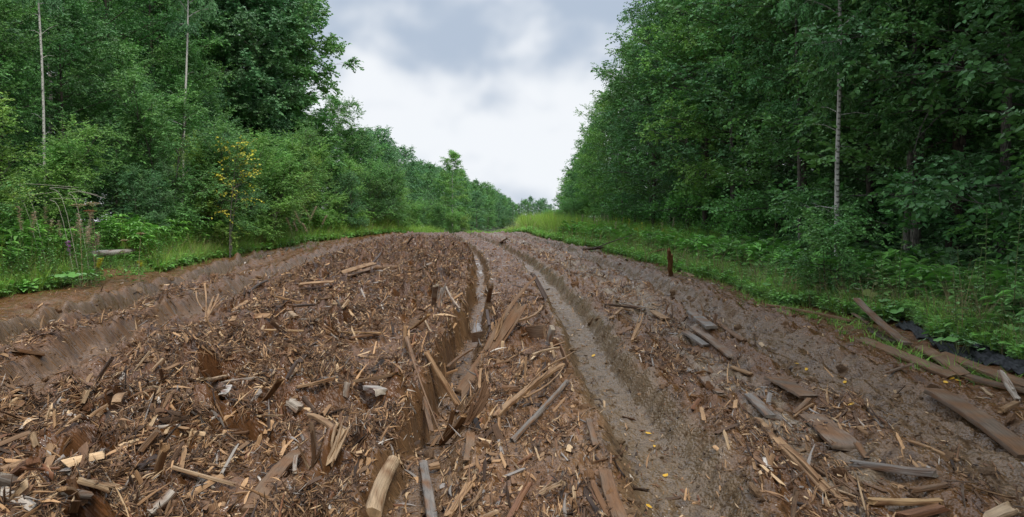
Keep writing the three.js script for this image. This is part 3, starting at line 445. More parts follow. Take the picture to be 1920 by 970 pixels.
// ---------------------------------------------------------------- loose chips, splinters, clods, fallen leaves
const chipMat = new THREE.MeshStandardMaterial({ map: grain, bumpMap: grainBump, bumpScale: 0.004, roughness: 0.7 }); chipMat.name = 'chip wood';
function splinterUnit(seed, flat) {                               // about 1 long on x, 1 wide on z, 1 thick on y before scaling
  const r = rng(seed), N = 4, pos = [], uv = [], idx = [], s = 6, cut = flat ? 0.05 : 0.25, bow = (r() - 0.5) * (flat ? 0.5 : 2.5), bz = (r() - 0.5) * (flat ? 0.3 : 3);
  for (let j = 0; j <= N; j++) { const t = j / N, k = flat ? 0.85 + 0.3 * r() : Math.max(0.12, Math.min(1, Math.min(t / cut, (1 - t) / (cut * 1.6)) + 0.1) * (0.7 + 0.5 * r())); for (let i = 0; i <= s; i++) { const a = (i % s) / s * 2 * Math.PI + 0.4, je = (j === 0 || j === N) ? (flat ? 0.14 : 0.06) * Math.sin((i % s) * 2.3 + seed) : 0; pos.push(t - 0.5 + je, Math.sin(a) * 0.55 * k + bow * t * (1 - t) * 2, Math.cos(a) * 0.55 * k + bz * t * (1 - t) * 2); uv.push(t * 0.35 + seed * 0.13, i / s * 0.16 + seed * 0.31); } }
  const W = s + 1; for (let j = 0; j < N; j++) for (let i = 0; i < s; i++) { const a = j * W + i, b = a + W; idx.push(a, b, a + 1, a + 1, b, b + 1); }
  for (const [row, f] of [[0, 0], [N, 1]]) for (let i = 1; i < s - 1; i++) { const a = row * W; f ? idx.push(a, a + i + 1, a + i) : idx.push(a, a + i, a + i + 1); }
  return geom(pos, idx, null, uv);
}
const tones = [[0.45, 0.265, 0.13, 6], [0.31, 0.175, 0.085, 6], [0.19, 0.10, 0.05, 7], [0.105, 0.056, 0.028, 6], [0.05, 0.027, 0.016, 4], [0.58, 0.40, 0.23, 3], [0.30, 0.26, 0.23, 2], [0.55, 0.48, 0.41, 0.7], [0.22, 0.10, 0.05, 1.5]];
const toneSum = tones.reduce((s, t) => s + t[3], 0);
function tone(r, lift = 0) { let k = r() * toneSum, i = 0; while ((k -= tones[i][3]) > 0) i++; const f = (r() < 0.22 ? 0.7 : 1.05) * (0.95 + 0.65 * r()) + lift; return new THREE.Color(tones[i][0] * f, tones[i][1] * f, tones[i][2] * f); }
const nrm = (x, d, e = 0.06) => V(-(terrain(x + e, d) - terrain(x - e, d)) / (2 * e), 1, (terrain(x, d + e) - terrain(x, d - e)) / (2 * e)).normalize();
function restOn(x, d, yaw, pitch, roll, lift) { const n = nrm(x, d), q = new THREE.Quaternion().setFromUnitVectors(V(0, 1, 0), n), e = new THREE.Quaternion().setFromEuler(new THREE.Euler(roll, yaw, pitch, 'YZX')); return [V(x, terrain(x, d) + lift, -d), q.multiply(e)]; }
// splinters lie along the wheel tracks where these have combed them, else as the heap was churned
function flow(x, d, r) { const w = x > leftRut(d) - 0.5 ? 0.75 : x > leftRut(d) - 1.6 ? 0.45 : x < farRutB(d) + 1.2 ? 0.5 : 0.12 + 0.4 * ns(x * 0.7 + 60, d * 0.7); return r() < w ? E - 0.06 + (r() - 0.5) * 0.9 : 2.6 * ns(x * 1.2 + 20, d * 1.2) + (r() - 0.5) * 2.2; }
function strew(name, seed, count, size, geo, want) {
  const r = rng(seed), im = new THREE.InstancedMesh(geo, chipMat, count), M = new THREE.Matrix4(); let k = 0, tries = 0;
  while (k < count && tries++ < count * 40) {
    const d = 3.2 * Math.pow(15, Math.pow(r(), 1.15)), half = 0.80 * d + 0.6, x = (r() * 2 - 1) * half;
    if (x < xl(d) + 0.3 || x > xr(d) - 0.05) continue;
    const wall = d < 24 ? 0.22 * sm(0.30, 0.16, Math.abs(Math.abs(x - leftRut(d)) - 0.28)) : 0, m = Math.max(want(x, d) * (1 - 0.6 * pit(x, d)), wall); if (r() > m) continue;
    const stand = r() < 0.10, [L, w, t] = size(r, d);
    if (nrm(x, d).y < 0.5 && r() < 0.3 || covered(x, d) && r() < 0.9) continue;
    const [p, q] = restOn(x, d, flow(x, d, r), stand ? (0.4 + r() * 0.8) : (r() - 0.5) * 0.34, (r() - 0.5) * 1.2, (stand ? L * 0.26 : 0.03 * L * r()) + t * 0.1);
    im.setMatrixAt(k, M.compose(p, q, V(L, t, w))); im.setColorAt(k, tone(r)); k++;
  }
  im.count = k; im.name = name; im.castShadow = im.receiveShadow = true; scene.add(im); return kind(im, 'stuff');
}
const grow = (d) => 0.75 + 0.035 * Math.max(0, d - 5);
strew('wood_splinters', 11, 15000, (r, d) => { const L = (0.06 + 0.20 * r() * r()) * grow(d); return [L, 0.006 + 0.011 * r() * grow(d), 0.006 + 0.006 * r()]; }, splinterUnit(1), (x, d) => mulch(x, d) * 0.97 + 0.03);
strew('wood_splinters', 12, 12000, (r, d) => { const L = (0.05 + 0.12 * r()) * grow(d); return [L, 0.005 + 0.008 * r() * grow(d), 0.005]; }, splinterUnit(2), (x, d) => mulch(x, d) * 0.97 + 0.03);
strew('wood_fibres', 13, 11000, (r, d) => [(0.03 + 0.07 * r()) * grow(d), 0.004 + 0.005 * r() * grow(d), 0.003 + 0.003 * r()], splinterUnit(3), (x, d) => mulch(x, d) * 0.93 + 0.07);
strew('wood_chips', 14, 12000, (r, d) => { const L = (0.03 + 0.11 * r() * r()) * grow(d); return [L, L * (0.18 + 0.35 * r()), 0.006 + 0.008 * r()]; }, splinterUnit(4, true), (x, d) => mulch(x, d) * 0.9 + 0.10);
strew('wood_splinters', 16, 9500, (r, d) => { const L = (0.13 + 0.36 * r() * r()) * grow(d); return [L, 0.010 + 0.028 * r() * r(), 0.008 + 0.012 * r()]; }, splinterUnit(6), (x, d) => mulch(x, d));
strew('wood_splinters', 17, 4200, (r, d) => { const L = (0.12 + 0.26 * r() * r()) * grow(d); return [L, 0.020 + 0.04 * r() * r(), 0.008 + 0.010 * r()]; }, splinterUnit(7, true), (x, d) => mulch(x, d));
strew('bark_shreds', 15, 5000, (r, d) => { const L = (0.06 + 0.16 * r()) * grow(d); return [L, L * (0.10 + 0.12 * r()), 0.008 + 0.006 * r()]; }, splinterUnit(5, true), (x, d) => mulch(x, d) * 0.97 + 0.03);
{ // shredded wood matted into tufts: each tuft a handful of splinters pressed together
  const fibreMat = new THREE.MeshStandardMaterial({ vertexColors: true, map: grain, roughness: 0.7 }); fibreMat.name = 'shredded wood';
  const tuftGeo = (seed) => {
    const r = rng(seed), list = [], units = [splinterUnit(31), splinterUnit(32), splinterUnit(33)], M = new THREE.Matrix4(), main = 0;
    for (let k = 0; k < 26; k++) { const g = units[k % 3].clone(), a = r() * 6.28, rad = 0.15 * Math.sqrt(r()), L = 0.05 + 0.13 * r() * r(), c = tone(r), n = g.attributes.position.count, col = new Float32Array(n * 3); for (let i = 0; i < n; i++) { col[i * 3] = c.r; col[i * 3 + 1] = c.g; col[i * 3 + 2] = c.b; }
      g.setAttribute('color', new THREE.BufferAttribute(col, 3)); g.applyMatrix4(M.compose(V(Math.cos(a) * rad, 0.05 * (1 - rad / 0.16) * (0.3 + r()), Math.sin(a) * rad), new THREE.Quaternion().setFromEuler(new THREE.Euler((r() - 0.5) * 1.2, main + (r() - 0.5) * 2.0, (r() - 0.5) * 0.9, 'YZX')), V(L, 0.004 + 0.004 * r(), 0.004 + 0.007 * r()))); list.push(g); }
    return mergeGeometries(list);
  };
  for (let v = 0; v < 4; v++) {
    const r = rng(300 + v), n = 1000, im = new THREE.InstancedMesh(tuftGeo(200 + v), fibreMat, n), M = new THREE.Matrix4(); let k = 0;
    for (let t = 0; k < n && t < n * 40; t++) { const d = 3.2 * Math.pow(15, Math.pow(r(), 1.1)), x = (r() * 2 - 1) * (0.8 * d + 0.6); if (x < xl(d) + 0.3 || x > xr(d) - 0.1 || r() > mulch(x, d) * (1.1 - 0.8 * pit(x, d)) * (d < 7 ? 0.6 : 1) || nrm(x, d).y < 0.48 || covered(x, d)) continue; const [p, q] = restOn(x, d, flow(x, d, r), (r() - 0.5) * 0.7, (r() - 0.5) * 0.7, 0.008), s = (0.6 + 0.7 * r()) * grow(d), f = 0.65 + 0.65 * r(); im.setMatrixAt(k, M.compose(p, q, V(s, s * (0.8 + 0.8 * r()), s))); im.setColorAt(k, new THREE.Color(f, f, f)); k++; }
    im.count = k; im.name = 'shredded_wood'; im.castShadow = im.receiveShadow = true; scene.add(im); kind(im, 'stuff');
  }
}
{ // mud clods thrown up beside the ruts
  const r = rng(21), base = new THREE.IcosahedronGeometry(1, 2), p = base.attributes.position; for (let i = 0; i < p.count; i++) { const a = V(p.getX(i), p.getY(i), p.getZ(i)), s = 1 + 0.35 * ns(a.x * 1.7 + 3, a.y * 1.7 + a.z * 2.1) + 0.2 * ns(a.z * 3.3, a.x * 3.1 + a.y * 2); p.setXYZ(i, a.x * s, a.y * s * 0.8, a.z * s); }
  base.computeVertexNormals();
  const n = 5200, im = new THREE.InstancedMesh(base, new THREE.MeshStandardMaterial({ map: mudMap, bumpMap: mudBump, bumpScale: 0.01, roughness: 0.85 }), n), M = new THREE.Matrix4(); im.material.name = 'mud clod';
  let k = 0; while (k < n) {
    const d = 3.4 * Math.pow(10, r()), x = (r() * 2 - 1) * (0.8 * d + 0.5); if (x < xl(d) + 0.2 || x > xr(d)) continue;
    const near = Math.min(Math.abs(Math.abs(x - rightRut(d)) - 0.48), Math.abs(Math.abs(x - sideRut(d)) - 0.4), Math.abs(Math.abs(x - farRutA(d)) - 0.5), Math.abs(Math.abs(x - farRutB(d)) - 0.5)); if (r() > 0.16 + 0.8 * Math.exp(-near * near * 30)) continue;
    const s = (r() < 0.05 ? 0.025 + 0.03 * r() : 0.006 + 0.026 * r() * r() * r()) * (0.8 + 0.05 * d), f = 0.95 + 0.3 * r(), c = mudColor(x, d).map((v) => v * f);
    im.setMatrixAt(k, M.compose(V(x, terrain(x, d) + s * 0.1, -d), new THREE.Quaternion().setFromEuler(new THREE.Euler(r() * 6, r() * 6, r() * 6)), V(s * (0.8 + 0.6 * r()), s * (0.4 + 0.4 * r()), s * (0.8 + 0.6 * r())))); im.setColorAt(k, new THREE.Color(...c)); k++;
  }
  im.name = 'mud_clods'; im.castShadow = im.receiveShadow = true; scene.add(im); kind(im, 'stuff');
}
{ // the larger loose pieces, each on its own
  const protos = []; for (let i = 0; i < 10; i++) protos.push(stickGeo(1, 0.10 + 0.05 * (i % 3), 0.05, 900 + i, { jag: 2.2, taper: 0.45, bow: 0.05, rough: 0.2 }).translate(-0.5, 0, 0));
  const zones = [
    ['wood_splinter', 'loose splinter strewn over the mulch heap left of the deep rut', 'splinters strewn over the left heap', 170, (x, d) => mulch(x, d) * (x < leftRut(d) - 0.2 && x > farRutB(d) + 1.2)],
    ['wood_splinter', 'loose splinter in the strip between deep rut and right wheel track', 'splinters on the middle strip', 55, (x, d) => x > leftRut(d) + 0.2 && x < rightRut(d) - 0.4 ? 0.7 : 0],
    ['wood_splinter', 'loose splinter on the muddy ridge right of the right wheel track', 'splinters on the right ridge', 45, (x, d) => x > rightRut(d) + 0.45 && x < sideRut(d) - 0.4 ? 0.6 : 0],
    ['wood_splinter', 'loose splinter on the grey mud at the far left of the track', 'splinters on the far left mud', 16, (x, d) => x < farRutB(d) + 0.9 && x > farRutA(d) - 1 ? 0.5 : 0]];
  const r = rng(77), cols = ['tan', 'tan', 'muddy', 'brown', 'fresh', 'muddy', 'dark', 'dark', 'muddy', 'mud', 'brown', 'brown', 'tan', 'muddy'];
  for (const [name, label, grp, n, want] of zones) for (let k = 0, tries = 0; k < n && tries < 40000; tries++) {
    const d = 3.6 * Math.pow(4.2, r()), x = (r() * 2 - 1) * (0.76 * d); if (r() > want(x, d)) continue;
    const L = (0.13 + 0.25 * r() * r()) * (0.8 + 0.03 * d), w = L * (0.35 + 0.55 * r()), up = r() < 0.2;
    const m = mesh(name, protos[Math.floor(r() * 10)], woodMat[cols[Math.floor(r() * cols.length)]]), [p, q] = restOn(x, d, flow(x, d, r), up ? 0.5 + 0.6 * r() : (r() - 0.5) * 0.35, (r() - 0.5) * 1.6, up ? L * 0.28 : 0.015 + 0.03 * r());
    m.position.copy(p); m.quaternion.copy(q); m.scale.set(L, Math.min(w, 0.3), w); tag(m, label, 'wood splinter', grp); k++;
  }
}
{ // yellow birch leaves fallen on the mud
  const lm = new THREE.MeshStandardMaterial({ color: new THREE.Color(0.72, 0.40, 0.03), roughness: 0.6 }); lm.name = 'yellow leaf';
  const sh = new THREE.Shape(); sh.moveTo(0, -0.5); sh.bezierCurveTo(0.42, -0.4, 0.42, 0.1, 0, 0.55); sh.bezierCurveTo(-0.42, 0.1, -0.42, -0.4, 0, -0.5);
  const g = new THREE.ExtrudeGeometry(sh, { depth: 0.02, bevelEnabled: false, curveSegments: 6 }); g.rotateX(-E); { const p = g.attributes.position; for (let i = 0; i < p.count; i++) p.setY(i, p.getY(i) + 0.5 * p.getX(i) ** 2 + 0.25 * p.getZ(i) ** 2); g.computeVertexNormals(); }
  const r = rng(5), spots = [[1216, 813], [1229, 838], [1248, 892], [1217, 950], [1113, 667], [1350, 529], [1465, 567], [1494, 682], [1512, 693], [1597, 758], [1373, 720], [1797, 714], [1774, 717], [1584, 717], [1412, 745], [1244, 657], [1380, 612], [1785, 710]];
  for (const [x, y] of spots) { const p = at(x, y, 0.012), m = mesh('fallen_leaf', g, lm); m.position.copy(p); m.quaternion.copy(restOn(p.x, -p.z, r() * 6, (r() - 0.5) * 0.5, (r() - 0.5) * 0.5, 0)[1]); const s = 0.034 + 0.014 * r() + 0.002 * -p.z; m.scale.set(s, s, s); tag(m, 'small yellow birch leaf fallen on the mud right of the deep rut', 'leaf', 'yellow leaves fallen on the mud'); }
}

// ---------------------------------------------------------------- trees and shrubs
function bark(f) { return tex(128, 512, f); }
const birchBark = bark((u, v) => { const n = fbm(u * 4, v * 10, 3, 2), dash = ns(u * 3, v * 60, 3), b = ns(u * 2 + 5, v * 9, 2); let g = 0.78 + 0.15 * n; if (dash > 0.45) g *= 0.35; if (b > 0.5) g *= 0.3; return [g, g * 0.98, g * 0.94]; });
const roughBark = bark((u, v) => { const n = Math.abs(ns(u * 16, v * 12, 4)) + 0.4 * ns(u * 32, v * 40, 8); const g = 0.5 + 0.7 * (n - 0.3); return [g, g * 0.95, g * 0.9]; });
const barkMat = (c, map, name) => { const m = new THREE.MeshStandardMaterial({ color: new THREE.Color(...c), map, bumpMap: map, bumpScale: 0.015, roughness: 0.9 }); m.name = name; return m; };
const BARK = { birch: barkMat([0.62, 0.60, 0.56], birchBark, 'birch bark'), grey: barkMat([0.34, 0.315, 0.28], roughBark, 'grey bark'), dark: barkMat([0.10, 0.075, 0.055], roughBark, 'dark bark'), alder: barkMat([0.15, 0.125, 0.10], roughBark, 'alder bark') };
const leafMat = (c, o = {}) => { const m = new THREE.MeshPhysicalMaterial({ color: new THREE.Color(...c), vertexColors: true, roughness: 1, transmission: 0.3, thickness: 0, clearcoat: 0.22, clearcoatRoughness: 0.38, side: THREE.DoubleSide, ...o }); m.name = 'foliage'; return m; };
const LEAF = { deep: leafMat([0.095, 0.245, 0.062]), mid: leafMat([0.132, 0.315, 0.066]), light: leafMat([0.190, 0.400, 0.072]), blue: leafMat([0.110, 0.265, 0.088]), pine: leafMat([0.034, 0.075, 0.032]), yellow: leafMat([0.68, 0.62, 0.06]), herb: leafMat([0.125, 0.335, 0.050]), lime: leafMat([0.235, 0.400, 0.062]), olive: leafMat([0.20, 0.24, 0.05]) };
class Buf {
  constructor() { this.p = []; this.i = []; this.c = []; }
  // a leaf from its stalk point along dir, its face turned to up; wide is its width over its length
  leaf(o, dir, up, l, wide, shade, detail, hue = 0) {
    const sx = dir.y * up.z - dir.z * up.y, sy = dir.z * up.x - dir.x * up.z, sz = dir.x * up.y - dir.y * up.x, sl = 1 / (Math.hypot(sx, sy, sz) || 1), w = wide * l / 2 * sl, P = this.p, b = P.length / 3;
    const nx = up.x, ny = up.y, nz = up.z, put = (f, s, h) => P.push(o.x + dir.x * f * l + sx * w * s + nx * h * l, o.y + dir.y * f * l + sy * w * s + ny * h * l, o.z + dir.z * f * l + sz * w * s + nz * h * l);
    if (detail) { put(0, 0, 0); put(0.3, 0.9, 0.10); put(0.68, 0.75, 0.07); put(1, 0, -0.10); put(0.68, -0.75, 0.07); put(0.3, -0.9, 0.10); this.i.push(b, b + 1, b + 2, b, b + 2, b + 3, b, b + 3, b + 4, b, b + 4, b + 5); }
    else { put(0, 0, 0); put(0.42, 1, 0.08); put(1, 0, -0.08); put(0.42, -1, 0.08); this.i.push(b, b + 1, b + 2, b, b + 2, b + 3); }
    const n = detail ? 6 : 4; for (let k = 0; k < n; k++) this.c.push(shade * (1 + hue), shade, shade * (1 - hue * 0.5));
  }
  tube(pts, r0, r1, sides = 5, uvs) {
    const P = this.p, n = pts.length, b = P.length / 3; let len = 0; if (!this.uv) this.uv = [];
    for (let j = 0; j < n; j++) {
      const T = pts[Math.min(n - 1, j + 1)].clone().sub(pts[Math.max(0, j - 1)]).normalize(), A = (Math.abs(T.y) > 0.9 ? V(1, 0, 0) : V(0, 1, 0)).cross(T).normalize(), B = T.clone().cross(A), r = lerp(r0, r1, j / (n - 1)); if (j) len += pts[j].distanceTo(pts[j - 1]);
      for (let k = 0; k <= sides; k++) { const a = k / sides * 2 * Math.PI, ca = Math.cos(a) * r, sa = Math.sin(a) * r; P.push(pts[j].x + A.x * ca + B.x * sa, pts[j].y + A.y * ca + B.y * sa, pts[j].z + A.z * ca + B.z * sa); this.uv.push(k / sides, len * 0.45); }
    }
    const W = sides + 1; for (let j = 0; j < n - 1; j++) for (let k = 0; k < sides; k++) { const a = b + j * W + k, c = a + W; this.i.push(a, a + 1, c, a + 1, c + 1, c); }
  }
  build() { return geom(this.p, this.i, this.c.length ? this.c : null, this.uv); }
}
function dirOf(r, yaw, pitch) { return V(Math.cos(yaw) * Math.cos(pitch), Math.sin(pitch), Math.sin(yaw) * Math.cos(pitch)); }
// one spray of leaves along a twig
function spray(B, r, o, dir, len, n, l, wide, detail, droop, shade, hue) {
  const p = o.clone(), d = dir.clone(), side = V(0, 1, 0).cross(d); if (side.lengthSq() < 1e-4) side.set(1, 0, 0); side.normalize();
  for (let k = 0; k < n; k++) {
    p.addScaledVector(d, len / n); d.y -= droop / n; d.normalize();
    const s = k % 2 ? 1 : -1, ld = d.clone().multiplyScalar(0.55).addScaledVector(side, s * (0.5 + 0.5 * r())); ld.y += (r() - 0.65) * 0.8; ld.normalize();
    const up = V((r() - 0.5) * 2.2, 0.45 + 0.6 * r(), (r() - 0.5) * 2.2); up.addScaledVector(ld, -up.dot(ld)).normalize();
    B.leaf(p, ld, up, l * (0.7 + 0.6 * r()), wide, shade * (0.72 + 0.56 * r()), detail, hue + (r() - 0.5) * 0.12);
  }
}
// shape(t): crown half-width over spread at height t of the crown (0 bottom, 1 top)
function makeTree(o) {
  const { seed, h, base = 0.1, spread = 2.5, limbs = 36, subs = 5, sprays = 9, leaves = 11, l = 0.08, wide = 0.62, detail = false, droop = 0.5, rise = 0.6, trunkR = 0.11, lean = 0.03, stems = 1, twigLen = 0.42, clump = 0.5, shape = (t) => Math.pow(Math.sin(Math.PI * (0.12 + 0.80 * t)), 0.8), dead = 0 } = o;
  const r = rng(seed), T = new Buf(), B = new Buf();
  for (let s = 0; s < stems; s++) {
    const sy = r() * 6.28, so = stems > 1 ? 0.12 + 0.1 * r() : 0, out = stems > 1 ? 0.10 + 0.28 * r() : lean, hh = h * (stems > 1 ? 0.7 + 0.3 * r() : 1), tp = [], n = 10;
    for (let i = 0; i <= n; i++) { const t = i / n; tp.push(V(Math.cos(sy) * (so + out * hh * t * t) + 0.035 * hh * 0.5 * ns(t * 2.2 + seed, s + 1) * Math.min(1, t * 3), hh * t - (i ? 0 : 0.25), Math.sin(sy) * (so + out * hh * t * t) + 0.035 * hh * 0.5 * ns(t * 2.2 + seed, s + 9) * Math.min(1, t * 3))); }
    T.tube(tp, trunkR, trunkR * 0.12, stems > 1 ? 6 : 9);
    const on = (t) => { const f = clamp(t) * n, i = Math.min(n - 1, Math.floor(f)); return tp[i].clone().lerp(tp[i + 1], f - i); };
    const nl = Math.round(limbs / stems);
    for (let i = 0; i < nl; i++) {
      const t = (i + r() * 0.9) / nl, ht = lerp(base, 0.985, Math.pow(t, 0.9)), L = spread * shape(t) * (0.65 + 0.55 * r()) + 0.15, yaw = i * 2.39996 + r() * 0.9 + seed, pitch = rise * (0.4 + 0.9 * t) + (r() - 0.5) * 0.4;
      const p0 = on(ht), d0 = dirOf(r, yaw, pitch), pts = [p0]; const dd = d0.clone(); for (let k = 1; k <= 4; k++) { dd.y -= droop * 0.12; dd.x += (r() - 0.5) * 0.2; dd.z += (r() - 0.5) * 0.2; dd.normalize(); pts.push(pts[k - 1].clone().addScaledVector(dd, L / 4)); }
      T.tube(pts, Math.max(0.012, trunkR * 0.28 * (1 - 0.6 * ht)), 0.005, 4);
      const hueL = (r() - 0.5) * 0.22, shL = 0.82 + 0.36 * r();
      for (let k = 0; k < subs; k++) {
        const f = 0.22 + 0.78 * (k + r()) / subs, g = f * 4, q = pts[Math.min(3, Math.floor(g))].clone().lerp(pts[Math.min(4, Math.floor(g) + 1)], g % 1);
        const sd = dd.clone().multiplyScalar(0.6).add(V((r() - 0.5) * 2, (r() - 0.35) * 1.1, (r() - 0.5) * 2)).normalize(), sl = clump * (0.5 + 0.8 * r()) * Math.min(1.2, 0.5 + L * 0.3), e = q.clone().addScaledVector(sd, sl);
        T.tube([q, q.clone().lerp(e, 0.5).add(V(0, 0.03, 0)), e], 0.008, 0.003, 3);
        for (let z = 0; z < sprays; z++) { const w = q.clone().lerp(e, 0.15 + 0.85 * r()), v = sd.clone().multiplyScalar(0.5).add(V((r() - 0.5) * 2, (r() - 0.42) * 1.3, (r() - 0.5) * 2)).normalize(); spray(B, r, w, v, twigLen * (0.6 + 0.7 * r()), leaves, l, wide, detail, droop, shL, hueL); }
      }
    }
    for (let i = 0; i < dead; i++) { const ht = lerp(0.08, base, r()), p0 = on(ht), d0 = dirOf(r, r() * 6.28, -0.1 + 0.4 * r()), e = p0.clone().addScaledVector(d0, 0.4 + 1.2 * r()); T.tube([p0, p0.clone().lerp(e, 0.5).add(V(0, 0.05, 0)), e], 0.012, 0.003, 4); }
  }
  return { trunk: T.build(), crown: B.build() };
}
function makeSpruce(seed, h, spread) {
  const r = rng(seed), T = new Buf(), B = new Buf(); T.tube([V(0, -0.2, 0), V(0, h * 0.5, 0), V(0.03, h, 0)], h * 0.012, 0.01, 7);
  const N = Math.round(h * 9); for (let i = 0; i < N; i++) { const t = i / N, y = h * (0.06 + 0.93 * t), L = spread * (1 - t) * (0.7 + 0.5 * r()) + 0.1, yaw = i * 2.4 + r(), d = dirOf(r, yaw, 0.12 - 0.35 * (1 - t)), e = V(0, y, 0).addScaledVector(d, L); T.tube([V(0, y, 0), e], 0.012, 0.004, 3); const k = Math.ceil(L * 9); for (let j = 0; j < k; j++) { const p = V(0, y, 0).lerp(e, (j + r()) / k); for (let s = -1; s <= 1; s += 2) { const ld = d.clone().multiplyScalar(0.7).add(V(-d.z * s, -0.35 - 0.2 * r(), d.x * s)).normalize(); B.leaf(p, ld, V(0, 1, 0.1).addScaledVector(ld, -ld.y).normalize(), 0.18 + 0.22 * r(), 0.3, 0.7 + 0.6 * r(), false); } } }
  return { trunk: T.build(), crown: B.build() };
}
const bushy = (t) => Math.pow(Math.sin(Math.PI * (0.22 + 0.72 * t)), 0.7), tall = (t) => Math.pow(Math.sin(Math.PI * (0.10 + 0.86 * t)), 0.75);
const KIND = {
  alderNear: makeTree({ seed: 1, h: 9.5, base: 0.10, spread: 2.5, limbs: 52, subs: 6, sprays: 9, leaves: 9, l: 0.085, wide: 0.75, detail: true, shape: bushy, trunkR: 0.09 }),
  alderNear2: makeTree({ seed: 2, h: 11, base: 0.16, spread: 2.8, limbs: 54, subs: 6, sprays: 9, leaves: 9, l: 0.085, wide: 0.7, detail: true, shape: tall, trunkR: 0.11 }),
  birch: makeTree({ seed: 3, h: 14, base: 0.2, spread: 2.5, limbs: 60, subs: 6, sprays: 10, leaves: 9, l: 0.105, wide: 0.72, droop: 1.2, rise: 0.8, shape: tall, trunkR: 0.10, dead: 6 }),
  birch2: makeTree({ seed: 4, h: 13, base: 0.3, spread: 2.2, limbs: 50, subs: 6, sprays: 10, leaves: 9, l: 0.10, wide: 0.7, droop: 1.2, rise: 0.9, shape: tall, trunkR: 0.085, dead: 8 }),
  aspen: makeTree({ seed: 5, h: 18, base: 0.14, spread: 3.9, limbs: 110, subs: 9, sprays: 11, leaves: 8, l: 0.175, wide: 0.85, droop: 0.5, rise: 0.7, shape: (t) => Math.pow(Math.sin(Math.PI * (0.2 + 0.74 * t)), 0.6), trunkR: 0.17, clump: 0.85, twigLen: 0.55 }),
  willow: makeTree({ seed: 6, h: 4.6, base: 0.06, spread: 1.25, limbs: 42, subs: 5, sprays: 8, leaves: 11, l: 0.095, wide: 0.36, droop: 0.25, rise: 1.0, shape: bushy, trunkR: 0.03, stems: 4, clump: 0.4 }),
  willow2: makeTree({ seed: 7, h: 3.6, base: 0.05, spread: 1.1, limbs: 40, subs: 5, sprays: 8, leaves: 11, l: 0.075, wide: 0.5, droop: 0.3, rise: 0.9, shape: bushy, trunkR: 0.025, stems: 5, clump: 0.4 }),
  canopy: makeTree({ seed: 8, h: 12, base: 0.30, spread: 3.4, limbs: 50, subs: 6, sprays: 9, leaves: 9, l: 0.10, wide: 0.58, detail: true, droop: 0.7, rise: 0.5, shape: bushy, trunkR: 0.12, clump: 0.7, dead: 14 }),
  under: makeTree({ seed: 9, h: 3.0, base: 0.12, spread: 1.3, limbs: 24, subs: 4, sprays: 6, leaves: 8, l: 0.11, wide: 0.62, detail: true, droop: 0.5, rise: 0.5, shape: bushy, trunkR: 0.02, stems: 3 }),
  far: makeTree({ seed: 10, h: 10, base: 0.08, spread: 2.6, limbs: 46, subs: 5, sprays: 7, leaves: 7, l: 0.16, wide: 0.7, droop: 0.6, shape: bushy, trunkR: 0.1, twigLen: 0.5 }),
  far2: makeTree({ seed: 12, h: 11, base: 0.10, spread: 2.3, limbs: 46, subs: 5, sprays: 7, leaves: 7, l: 0.15, wide: 0.7, droop: 0.9, rise: 0.9, shape: tall, trunkR: 0.1, twigLen: 0.5 }),
  spruce: makeSpruce(11, 11, 1.7),
  bare: makeTree({ seed: 14, h: 15, base: 0.5, spread: 2.6, limbs: 40, subs: 6, sprays: 9, leaves: 9, l: 0.10, wide: 0.7, droop: 1.1, rise: 0.9, shape: tall, trunkR: 0.10, dead: 12 }),
  sapling: makeTree({ seed: 13, h: 4.3, base: 0.5, spread: 0.42, limbs: 15, subs: 2, sprays: 3, leaves: 6, l: 0.085, wide: 0.62, droop: 0.4, rise: 0.9, shape: bushy, trunkR: 0.025, stems: 2 }),
};
const treeNames = { alderNear: ['alder_tree', 'tree'], alderNear2: ['alder_tree', 'tree'], birch: ['birch_tree', 'tree'], birch2: ['birch_tree', 'tree'], aspen: ['aspen_tree', 'tree'], willow: ['willow_shrub', 'shrub'], willow2: ['willow_shrub', 'shrub'], canopy: ['broadleaf_tree', 'tree'], under: ['undergrowth_shrub', 'shrub'], far: ['broadleaf_tree', 'tree'], far2: ['broadleaf_tree', 'tree'], spruce: ['spruce_tree', 'tree'], sapling: ['birch_sapling', 'sapling'], bare: ['birch_tree', 'tree'] };
const treeR = rng(404), TONE = { deep: 'dark green', mid: 'mid green', light: 'light green', blue: 'bluish green', pine: 'dark', yellow: 'yellow', herb: 'fresh green', olive: 'olive green', lime: 'yellowish green' }, SHAPE = { alderNear: 'bushy', alderNear2: 'tall bushy', birch: 'slender', birch2: 'thin', canopy: 'broad', far: 'rounded', far2: 'upright', willow: 'narrow leaved', willow2: 'small leaved', under: 'broad leaved', aspen: 'large', spruce: 'pointed' };
